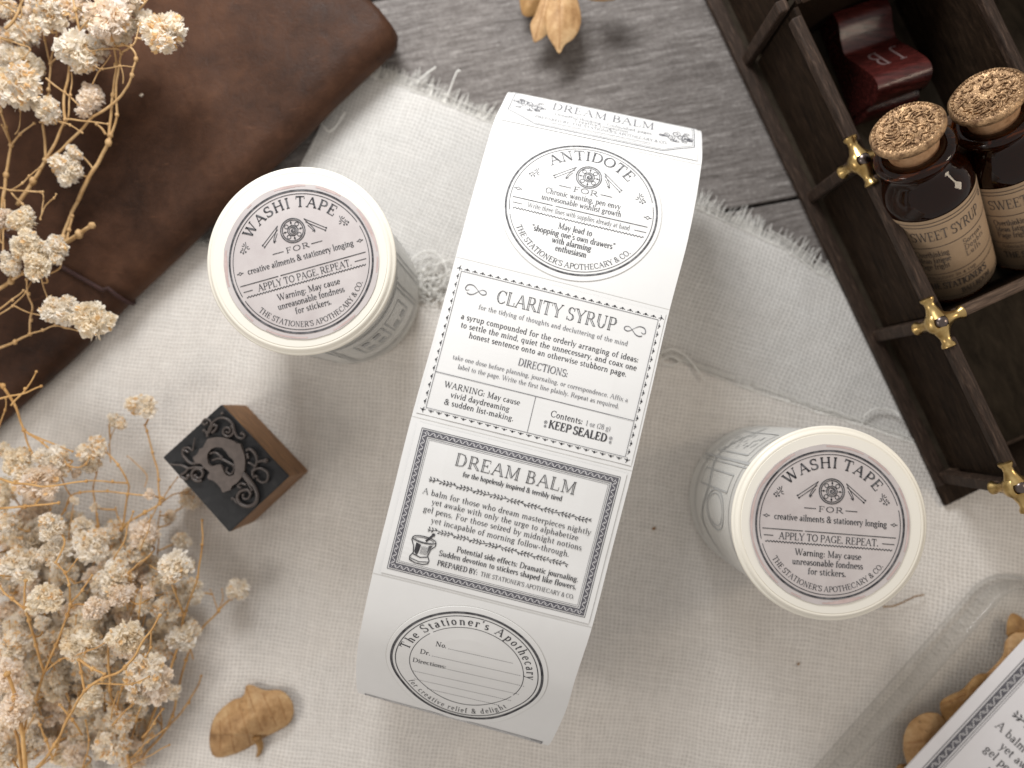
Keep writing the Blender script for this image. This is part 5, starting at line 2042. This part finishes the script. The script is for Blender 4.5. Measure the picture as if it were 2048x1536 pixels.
# ------------------------------------------------------------------ dry leaves
def outline_leaf(name, outline, base_z, dome, mat_, label, veins=(), seed=0, rimz=None, group=None, fold=None):
    """leaf from its outline: rings from the centre out, domed, with vein ridges; outline in photo px"""
    cx = sum(a for a, b in outline) / len(outline)
    cy = sum(b for a, b in outline) / len(outline)
    sm = catmull([Vector((a, b, 0)) for a, b in outline] + [Vector((*outline[0], 0))], 6)[:-1]
    n = len(sm)
    NR = 22
    o0 = P(cx, cy, base_z)
    rows = []
    for i in range(NR + 1):
        f_ = max(0.001, i / NR)
        row = []
        for k, q in enumerate(sm):
            jag = 1 + (0.012 * nz(k * 0.7, seed * 3.0)) * f_
            x, y = cx + (q.x - cx) * f_ * jag, cy + (q.y - cy) * f_ * jag
            z = base_z + dome * (1 - f_ ** 1.3)
            if rimz:
                z += rimz(x, y) * f_
            z += 0.03 * nz(x * 0.014, y * 0.014, seed) + 0.006 * nz(x * 0.06, y * 0.06, seed)
            for (ax, ay, bx, by, s_) in veins:
                dx, dy = bx - ax, by - ay
                t_ = max(0, min(1, ((x - ax) * dx + (y - ay) * dy) / (dx * dx + dy * dy)))
                d = math.hypot(x - ax - t_ * dx, y - ay - t_ * dy)
                z -= 0.5 * s_ * math.exp(-(d / 4.5) ** 2)
            row.append(P(x, y, z) - o0)
        rows.append(row)
    mb = MB()
    mb.grid(rows, closed=True)
    root = thing(name, label, 'leaf', tuple(o0), 0, group)
    mb.build('blade', mat_, root, smooth=True, solid=0.03)
    vb = MB()
    for (ax, ay, bx, by, s_) in veins:
        pts = []
        for i in range(9):
            x, y = ax + (bx - ax) * i / 8, ay + (by - ay) * i / 8
            # height as on the blade
            ang = math.atan2(y - cy, x - cx)
            q = min(sm, key=lambda v_: abs(((math.atan2(v_.y - cy, v_.x - cx) - ang + PI) % (2 * PI)) - PI))
            f_ = min(1, math.hypot(x - cx, y - cy) / max(1e-3, math.hypot(q.x - cx, q.y - cy)))
            z = base_z + dome * (1 - f_ ** 1.3) + 0.03 * nz(x * 0.014, y * 0.014, seed) + 0.006 * nz(x * 0.06, y * 0.06, seed) - 0.5 * s_ + 0.004
            if rimz:
                z += rimz(x, y) * f_
            pts.append(P(x, y, z) - o0)
        vb.tube(pts, 0.007, 5)
    if veins:
        vb.build('vein', M['vein'], root, smooth=True)
    return root


outline_leaf('dry_leaf', [(419, 1490), (420, 1462), (432, 1430), (462, 1402), (486, 1392), (492, 1372), (505, 1370), (530, 1380), (560, 1380), (580, 1396), (588, 1420), (580, 1446), (556, 1462), (528, 1476), (500, 1494), (470, 1508), (436, 1516), (424, 1508)],
             0.25, 0.26, M['leaf'], 'curled tan leaf alone on the beige cloth below the printing block', [(492, 1374, 528, 1474, .035), (455, 1420, 468, 1502, .02), (478, 1404, 500, 1490, .02), (440, 1440, 440, 1500, .015), (525, 1386, 552, 1450, .018), (556, 1392, 572, 1440, .015)], 3,
             rimz=lambda x, y: -0.14 if y > 1470 else 0.0)
mb = MB()
q0 = P(520, 1480, 0.3)
mb.tube(catmull([P(514, 1513, .15) - q0, P(519, 1504, .17) - q0, P(520, 1490, .2) - q0, P(512, 1474, .3) - q0], 6), [0.025 + 0.0035 * i for i in range(19)], 6)
o = mb.build('leaf_stalk', M['leaf2'], smooth=True)
o.location = q0
leafroot = [x for x in bpy.data.objects if x.name == 'dry_leaf'][0]
o.parent = leafroot
o.location = q0 - Vector(leafroot.location)

gl = 'dry leaves at the top edge on the floor'
outline_leaf('dry_leaf', [(1038, -30), (1072, -50), (1100, -20), (1100, 12), (1082, 28), (1050, 33), (1040, 10)], 0.35, 0.15, M['leaf2'], 'darker leaf tucked behind the two pointed leaves at the top edge', (), 8, group=gl)
outline_leaf('dry_leaf', [(1090, -30), (1108, -25), (1112, 10), (1102, 50), (1092, 71), (1070, 84), (1064, 70), (1061, 48), (1072, 25)], 0.55, 0.10, M['leaf'], 'left of the two pointed tan leaves joined in a V at the top', [(1095, -20, 1070, 80, .03)], 5, group=gl)
outline_leaf('dry_leaf', [(1100, -40), (1140, -40), (1158, 10), (1162, 45), (1150, 74), (1130, 90), (1119, 107), (1108, 92), (1095, 70), (1092, 40), (1096, 0)], 0.62, 0.13, M['leaf'], 'right and larger of the two pointed tan leaves in a V at the top', [(1120, -30, 1119, 100, .03)], 6, group=gl)
outline_leaf('dry_leaf', [(1165, -40), (1240, -45), (1236, -6), (1215, 2), (1188, 2), (1168, -8)], 0.8, 0.2, M['leaf'], 'leaf rim just entering the frame right of the pointed leaves', (), 7, group=gl)

# ------------------------------------------------------------------ wooden tray
BT = 2.3
bang = math.atan2(0.4117, 0.911)
c2 = P(1862, 651, BT)
tray = thing('wooden_tray', 'dark walnut compartment tray with brass corner fittings at the right', 'tray', (c2.x, c2.y, 0.09), bang)
TZ = 0.09


def tbox(c, size, name, m_, bevel=0.02, parent=None):
    mb = MB()
    mb.box((0, 0, 0), size)
    o = mb.build(name, m_, parent or tray, bevel=bevel)
    o.location = (c[0], c[1], c[2])
    return o


Hh = BT - TZ
WX = 6.6
pit = 3.02
ys = [3 * pit, 2 * pit, pit, 0, -pit]
# floor board and bottom rails
tbox((WX / 2, pit, 0.10), (WX - 0.1, 4 * pit - 0.1, 0.10), 'tray_floor', M['tray_floor'])
tbox((0.02, pit, 0.08), (0.26, 4 * pit + 0.3, 0.16), 'bottom_rail', M['rail'], 0.025)
tbox((WX / 2, -pit - 0.02, 0.08), (WX, 0.26, 0.158), 'bottom_rail', M['railx'], 0.025)
tbox((WX / 2, 3 * pit + 0.02, 0.08), (WX, 0.26, 0.158), 'bottom_rail', M['railx'], 0.025)
for y in ys:
    tbox((0.10, y, Hh / 2), (0.20, 0.22, Hh - 0.1), 'post', M['rail'], 0.03)
    tbox((WX, y, Hh / 2), (0.20, 0.22, Hh - 0.1), 'post', M['rail'], 0.03)
for i in range(4):
    y = (ys[i] + ys[i + 1]) / 2
    tbox((0.30, y, Hh / 2), (0.09, pit - 0.22, Hh - 0.16), 'side_panel', M['tray'], 0.01)
    tbox((0.16, y, Hh - 0.02), (0.20, pit - 0.62, 0.20), 'top_rail', M['rail'], 0.04)
    tbox((WX - 0.1, y, Hh - 0.02), (0.20, pit - 0.62, 0.20), 'top_rail', M['rail'], 0.04)
    tbox((WX - 0.25, y, Hh / 2), (0.09, pit - 0.22, Hh - 0.16), 'side_panel', M['tray'], 0.01)
for y in (pit, 0, -pit, 2 * pit, 3 * pit):
    tbox((WX / 2 + 0.1, y, Hh - 0.05), (WX - 0.7, 0.19, 0.19), 'crossbar', M['railx'], 0.04)
    if y != pit:
        tbox((WX / 2 + 0.1, y, Hh / 2 - 0.05), (WX - 0.6, 0.09, Hh - 0.26), 'divider', M['tray'], 0.008)
tbox((3.26, 1.5 * pit, Hh - 0.05), (0.18, pit - 0.3, 0.18), 'crossbar', M['rail'], 0.04)
tbox((3.26, 1.5 * pit, Hh / 2 - 0.05), (0.08, pit - 0.3, Hh - 0.26), 'divider', M['tray'], 0.008)
# small dark bracket foot under the near corner
mb = MB()
mb.add([(-0.12, -pit - 0.14, 0.0), (1.5, -pit - 0.14, 0.0), (1.5, -pit - 0.14, 0.5), (-0.12, -pit - 0.14, 0.14),
        (-0.12, -pit - 0.55, 0.0), (1.2, -pit - 0.42, 0.0), (1.2, -pit - 0.42, 0.35), (-0.12, -pit - 0.55, 0.10)],
       [(0, 1, 2, 3), (4, 7, 6, 5), (0, 4, 5, 1), (3, 2, 6, 7), (0, 3, 7, 4), (1, 5, 6, 2)])
mb.build('foot', M['tray'], tray, bevel=0.02)


def brass(x, y, parent):
    mb = MB()
    z = Hh + 0.03
    c_ = Vector((x, y, z - 0.02))
    mb.lathe([(0.02, -0.17), (0.15, -0.16), (0.20, -0.08), (0.21, 0.02), (0.185, 0.09), (0.13, 0.12), (0.10, 0.095), (0.02, 0.095)], 20, Matrix.Translation(c_))
    for d in ((0, 1, 0.0), (0, -1, 0.0), (1, 0, 0.0), (-0.35, 0, -1)):
        d = Vector(d).normalized()
        q = [c_ + d * t_ for t_ in (0.08, 0.20, 0.28, 0.36, 0.40, 0.44, 0.46)]
        mb.tube(q, [0.17, 0.115, 0.085, 0.085, 0.115, 0.12, 0.09], 14)
    o = mb.build('brass_fitting', M['brass'], parent, smooth=True)
    o.modifiers.new('e', 'EDGE_SPLIT').split_angle = R(50)
    sb = MB()
    sb.sphere(c_ + Vector((0, 0, 0.115)), 0.112, 14, 10, (1, 1, 0.75))
    s_ = sb.build('screw', M['screw'], o, smooth=True)
    return o


for y in (pit, 0, -pit):
    brass(0.12, y, tray)
brass(WX, 0, tray)


def tray_pt(v_):
    return Matrix.Rotation(bang, 3, 'Z') @ v_


# ------------------------------------------------------------------ bottles
def bottle(topx, topy, basex, basey, label, text_rot):
    T_ = P(topx, topy, 3.42)
    B_ = P(basex, basey, 0.72)
    ax = (T_ - B_)
    L_ = ax.length
    z_ = ax.normalized()
    cdir = (CAM - (T_ + B_) / 2)
    f_ = (cdir - z_ * cdir.dot(z_)).normalized()     # the side turned to the camera
    y_ = f_
    x_ = -z_.cross(y_).normalized() * -1
    x_ = y_.cross(z_).normalized()
    mtx = Matrix((x_, y_, z_)).transposed().to_4x4()
    root = thing('cork_bottle', label, 'bottle', tuple(B_), 0, 'amber bottles with bronze seals')
    root.rotation_euler = mtx.to_euler()
    rb, rn = 0.72, 0.46
    sh = L_ - 1.24
    prof = [(0.05, 0.03), (rb - 0.12, 0.0), (rb - 0.03, 0.05), (rb, 0.14), (rb, sh - 0.12), (rb - 0.03, sh + 0.04), (rb - 0.12, sh + 0.20), (rn + 0.04, sh + 0.34), (rn, sh + 0.42), (rn, sh + 0.56),
            (rn + 0.07, sh + 0.60), (rn + 0.14, sh + 0.66), (rn + 0.15, sh + 0.74), (rn + 0.12, sh + 0.80), (rn + 0.02, sh + 0.83), (rn - 0.07, sh + 0.80)]
    inner_ = [(rn - 0.08, sh + 0.70), (rn - 0.08, sh + 0.42), (rb - 0.18, sh + 0.14), (rb - 0.10, sh - 0.12), (rb - 0.10, 0.2), (rb - 0.2, 0.13), (0.05, 0.13)]
    mb = MB()
    mb.lathe(prof + inner_, 72)
    mb.build('glass', M['amber'], root, smooth=True)
    mb = MB()
    mb.lathe([(0.02, 0.16), (rb - 0.22, 0.16), (rb - 0.13, 0.22), (rb - 0.13, sh * 0.93), (0.02, sh * 0.93)], 40)
    mb.build('dark_contents', mat('dark_syrup', (0.004, 0.0015, 0.0006), 0.6, **{'Specular IOR Level': 0.1}), root, smooth=False)
    mb = MB()
    mb.lathe([(rn - 0.12, sh + 0.55), (rn - 0.085, sh + 0.8), (rn - 0.04, sh + 1.08), (rn - 0.05, sh + 1.12), (0.01, sh + 1.12)], 40)
    mb.build('cork', M['cork'], root, smooth=True)
    # struck bronze seal
    zt = sh + 1.13
    rs = 0.525
    mb = MB()
    n = 96
    rr_ = [(rs - 0.10, -0.01), (rs - 0.02, 0.0), (rs + 0.02, 0.05), (rs + 0.02, 0.11), (rs - 0.03, 0.165), (rs - 0.09, 0.16), (rs - 0.13, 0.135), (rs * 0.62, 0.125), (rs * 0.58, 0.15), (rs * 0.54, 0.125), (rs * 0.25, 0.13), (0.004, 0.14)]
    rows = []
    for r_, z in rr_:
        row = []
        for k in range(n):
            w = 2 * PI * k / n
            q = r_ * (1 + 0.018 * nz(math.cos(w) * 2, math.sin(w) * 2, topx))
            row.append(Vector((q * math.cos(w), q * math.sin(w), zt + z)))
        rows.append(row)
    mb.grid(rows, closed=True)
    seal = mb.build('bronze_seal', M['wax'], root, smooth=True)
    mb = MB()
    for k in range(44):
        w = 2 * PI * k / 44
        mb.sphere(((rs - 0.06) * math.cos(w), (rs - 0.06) * math.sin(w), zt + 0.165), 0.028, 7, 5)
    rg_ = random.Random(int(topx))
    for k in range(16):       # swirls of the struck pattern
        w = 2 * PI * k / 16 + rg_.uniform(-0.1, 0.1)
        r0_ = rs * 0.74
        pts = []
        for i in range(10):
            a = w + 0.5 * i / 9
            q = r0_ - 0.10 * math.sin(i / 9 * PI) * (1 if k % 2 else -1)
            pts.append((q * math.cos(a), q * math.sin(a), zt + 0.145))
        mb.tube(pts, [0.012 + 0.010 * math.sin(PI * i / 9) for i in range(10)], 5)
    for k in range(13):
        a0 = rg_.uniform(0, 6.28)
        cx_, cy_ = 0.19 * math.cos(a0), 0.22 * math.sin(a0)
        pts = []
        for i in range(12):
            a = a0 + 4.4 * i / 11
            q = 0.15 * (1 - i / 15)
            pts.append((cx_ + q * math.cos(a), cy_ + q * math.sin(a), zt + 0.145 + 0.012 * math.sin(i)))
        mb.tube(pts, 0.016, 5)
    for k in range(60):
        a, q = rg_.uniform(0, 6.28), rg_.uniform(0.05, rs - 0.12)
        mb.sphere((q * math.cos(a), q * math.sin(a), zt + 0.14), rg_.uniform(0.012, 0.026), 6, 4)
    mb.build('relief', M['wax'], seal, smooth=True)
    # paper label wrapped on the glass
    Rl = rb + 0.012
    lz0, lz1 = 0.20, sh - 0.14
    a_half = 1.55
    mb = MB()
    rows = []
    for i in range(13):
        z = lz0 + (lz1 - lz0) * i / 12
        rows.append([Vector((Rl * math.sin(-a_half + 2 * a_half * k / 40), Rl * math.cos(-a_half + 2 * a_half * k / 40), z)) for k in range(41)])
    mb.grid(rows)
    lab = mb.build('paper_label', M['tan_label'], root, smooth=True)
    # x runs to the reader's right when seen from outside with z up -> angle decreases in x_ sense
    HL = lz1 - lz0

    def mp(x, y):
        a = -(x - text_rot)
        return Vector(((Rl + 0.008) * math.sin(a), (Rl + 0.008) * math.cos(a), lz1 - y * HL / 2.0))
    p = Print(mp)
    xl, xr_ = text_rot - 0.0, 0
    for y in (0.07, 0.14, 0.62, 1.28, 1.46, 1.90, 1.96):
        p.line(-1.45, y, 1.45, y, 0.012, 0.08)
    p.text("SWEET SYRUP", -0.60, 0.46, 0.98, 0.46, 0.20, 0.8)
    p.text("Overthinking", -0.62, 0.84, 0.08, 0.84, 0.13, 0.9)
    p.text("Mean fatigue", -0.62, 0.99, 0.08, 0.99, 0.13, 0.9)
    p.text("Page fright", -0.62, 1.14, 0.02, 1.14, 0.13, 0.9)
    p.text("Sorrows", 0.40, 0.80, 0.95, 0.80, 0.11, 0.9)
    p.text("Doubts", 0.40, 0.94, 0.95, 0.94, 0.11, 0.9)
    p.text("Lulls", 0.40, 1.08, 0.80, 1.08, 0.11, 0.9)
    p.text("Administer in a cup", -0.62, 1.41, 0.55, 1.41, 0.09, 0.9)
    p.text("THE STATIONER'S", -0.62, 1.66, 0.80, 1.66, 0.15, 1.5)
    p.text("BALLROOM", 0.10, 1.86, 0.85, 1.86, 0.12, 1.2)
    for x in (-1.15, 1.2):
        p.spiral(x, 0.22, 0.01, 0.07, 0, 1.5, 0.015, 12)
    p.build('print', M['inkb'], lab)
    return root


bottle(1814, 258, 1904, 548, 'corked amber bottle nearer the brass fittings, whole SWEET label side visible', 0.0)
bottle(1974, 192, 2062, 484, 'corked amber bottle cut by the right frame edge behind the other bottle', 0.0)

# ------------------------------------------------------------------ maroon stamp handle
s_a = P(1716, 10, 0.9)
s_b = P(1788, 205, 0.9)
ap = (s_b - s_a)
ap.z = 0
Lh = ap.length
ap.normalize()
bp = Vector((-ap.y, ap.x, 0))
if bp.x < 0:
    bp = -bp
hs = thing('stamp_handle', 'wavy maroon lacquered stamp handle lettered with initials inside the tray', 'stamp handle', (s_a.x, s_a.y, 0.30), 0)
hb = Vector(hs.location)
pr = [(0.0, 0.72), (0.15, 0.78), (0.35, 0.78), (0.6, 0.66), (0.85, 0.60), (1.0, 0.66), (1.15, 0.80), (1.35, 1.00), (1.55, 1.18), (1.72, 1.32), (1.88, 1.38), (2.02, 1.34), (2.13, 1.20), (2.19, 1.02), (2.19, 0.88), (2.13, 0.80), (2.14, 0.72), (2.26, 0.64), (2.32, 0.5), (2.3, 0.02)]
sc_ = Lh / 2.3 * 1.03
top = [Vector((a * sc_, 0, z * 0.86)) for a, z in pr]
top = catmull(top, 5)
W_ = 0.52
rows = []
for sgn, w in ((-1, W_), (1, W_)):
    rows.append([ap * q.x + bp * (sgn * w) + Vector((0, 0, q.z)) for q in top])
mb = MB()
mb.grid(rows)
n = len(top)
bot = [ap * q.x * 0.98 + bp * -W_ + Vector((0, 0, 0.0)) for q in top], [ap * q.x * 0.98 + bp * W_ + Vector((0, 0, 0.0)) for q in top]
mb.grid([bot[0], rows[0]])
mb.grid([rows[1], bot[1]])
mb.grid([bot[1], bot[0]])
mb.add([rows[0][0], rows[1][0], bot[1][0], bot[0][0]], [(0, 1, 2, 3)])
mb.add([rows[0][-1], rows[1][-1], bot[1][-1], bot[0][-1]], [(3, 2, 1, 0)])
o = mb.build('handle_body', M['maroon'], hs, smooth=True)
o.modifiers.new('e', 'EDGE_SPLIT').split_angle = R(45)


def hz(a):
    for q0_, q1_ in zip(top[:-1], top[1:]):
        if q0_.x <= a <= q1_.x and q1_.x > q0_.x:
            f_ = (a - q0_.x) / (q1_.x - q0_.x)
            return q0_.z + (q1_.z - q0_.z) * f_
    return top[-1].z


def hmap(x, y):     # upside-down lettering across the handle
    a = 1.30 * sc_ - y
    return ap * a + bp * (-x) + Vector((0, 0, hz(a) + 0.012))


p = Print(lambda x, y: hmap(x, y))
p.text("J", -0.34, 0.16, -0.10, 0.16, 0.36, 0.8)
p.build('initial', M['silver'], hs)
p = Print(lambda x, y: hmap(x, y))
p.text("B", 0.02, 0.16, 0.26, 0.16, 0.36, 0.8)
p.build('initial', M['silver'], hs)

# ------------------------------------------------------------------ glass dish with leaves and card
d0 = P(1690, 1536, 0.95)
d1 = P(1958, 1232, 0.95)
dd = (d1 - d0)
dd.z = 0
dd.normalize()
dn = Vector((dd.y, -dd.x, 0))      # to the lower right, into the dish
cornr = P(2012, 1186, 0.95)


def rrect(L0, L1, Wd, r_, inset, n=10):
    """rounded rectangle: along dd from L0..L1, depth 0..Wd along dn"""
    pts = []
    for (cx_, cy_, a0) in ((L1 - r_, r_, 90), (L1 - r_, Wd - r_, 0), (L0 + r_, Wd - r_, -90), (L0 + r_, r_, 180)):
        for k in range(n + 1):
            a = R(a0 - 90 * k / n)
            # x along dd, y along -dn
            pts.append((cx_ + (r_ - inset) * math.cos(a), cy_ - (r_ - inset) * math.sin(a)))
    return pts


dish_org = d0
L1 = (cornr - d0).dot(dd) + 0.75
L0 = -3.5
Wd = 5.2


def dpt(q, z):
    v_ = dish_org + dd * q[0] + dn * q[1]
    return Vector((v_.x, v_.y, z))


dish = thing('glass_dish', 'clear rounded glass dish at the lower right corner holding leaves and a card', 'dish', (d0.x, d0.y, 0.13))
db = Vector(dish.location)
rows = []
for inset, z in ((0.10, 0.14), (0.02, 0.20), (0.0, 0.30), (0.0, 0.88), (0.02, 0.94), (0.06, 0.96), (0.11, 0.94), (0.13, 0.88), (0.13, 0.34), (0.2, 0.26)):
    rows.append([dpt(q, z) - db for q in rrect(L0, L1, Wd, 0.95, inset, 12)])
mb = MB()
mb.grid(rows, closed=True)
n = len(rows[0])
cz = dpt(((L0 + L1) / 2, Wd / 2), 0.26) - db
mb.add(rows[-1] + [cz], [(i, (i + 1) % n, n) for i in range(n)])
cz = dpt(((L0 + L1) / 2, Wd / 2), 0.14) - db
mb.add(rows[0] + [cz], [(i, n, (i + 1) % n) for i in range(n)])
mb.build('glass_wall', M['glass'], dish, smooth=True)

g2 = 'dry leaves inside the glass dish'
outline_leaf('dry_leaf', [(1806, 1500), (1808, 1470), (1822, 1442), (1850, 1426), (1878, 1428), (1895, 1450), (1900, 1480), (1880, 1520), (1850, 1552), (1822, 1545)], 0.52, 0.22, M['leaf'], 'lowest tan leaf in the glass dish beside the card corner', [(1812, 1486, 1890, 1478, .03)], 12, group=g2)
outline_leaf('dry_leaf', [(1880, 1420), (1882, 1402), (1900, 1390), (1925, 1378), (1950, 1352), (1975, 1348), (1990, 1372), (1985, 1405), (1950, 1440), (1905, 1460), (1888, 1440)], 0.50, 0.2, M['leaf2'], 'middle veined brown leaf in the glass dish beside the card edge', [(1882, 1410, 1985, 1362, .03), (1915, 1395, 1935, 1425, .025), (1945, 1375, 1965, 1405, .025), (1900, 1400, 1920, 1440, .02)], 13, group=g2)
outline_leaf('dry_leaf', [(1960, 1356), (1985, 1335), (2005, 1310), (2012, 1280), (2040, 1262), (2070, 1270), (2075, 1320), (2040, 1360), (1990, 1385)], 0.48, 0.2, M['leaf'], 'ochre leaf reaching the frame edge above the card in the dish', [(1965, 1355, 2050, 1290, .03)], 14, group=g2)
outline_leaf('dry_leaf', [(2012, 1268), (2015, 1240), (2026, 1226), (2048, 1238), (2075, 1260), (2070, 1290), (2030, 1290)], 0.36, 0.15, M['leaf2'], 'uppermost brown leaf tip in the glass dish at the frame edge', (), 15, group=g2)
outline_leaf('dry_leaf', [(1790, 1540), (1800, 1528), (1830, 1530), (1850, 1550), (1820, 1570)], 0.36, 0.12, M['leaf2'], 'reddish leaf tip at the bottom edge under the dish leaves', (), 16, group=g2)

# card: two text anchors fix its place, size and turn
Ac = P(1989, 1452, 0.92)
gc_ = P(1966, 1500, 0.92)
kk = (gc_ - Ac).length / math.hypot(53 - 45, 138.5 - 112)
dirl = math.atan2(138.5 - 112, 53 - 45)       # local direction, y down
dw = math.atan2(-(gc_ - Ac).y, (gc_ - Ac).x)
kk *= 1.0
rotc = dw - dirl


def cmap(z):
    c, q = math.cos(rotc), math.sin(rotc)

    def f_(x, y):
        x -= 45
        y -= 112
        X, Y = kk * (x * c - y * q), kk * (x * q + y * c)
        return Vector((Ac.x + X - co.x, Ac.y - Y - co.y, z - co.z))
    return f_


co = Vector((Ac.x, Ac.y, 0.88))
card = thing('label_card', 'white label card with scroll border lying on leaves in the glass dish', 'card', tuple(co))
mb = MB()
f_ = cmap(0.92)
f2 = cmap(0.885)
cs = [(8, 2), (345, 2), (345, 248), (8, 248)]
mb.add([f2(*q) for q in cs] + [f_(*q) for q in cs], [(0, 1, 2, 3), (7, 6, 5, 4), (0, 4, 5, 1), (1, 5, 6, 2), (2, 6, 7, 3), (3, 7, 4, 0)])
cb = mb.build('card_paper', M['card'], card)
pk, pb, pl, pm = Print(cmap(0.928)), Print(cmap(0.925)), Print(cmap(0.931)), Print(cmap(0.925))
dream_label(pk, pb, pl, pm)
pk.build('print', M['ink'], card)
pb.build('border_band', M['band'], card)
pl.build('border_scrolls', bpy.data.materials['pale_scroll_ink'], card)
pm.build('border_rules', M['inkg'], card)
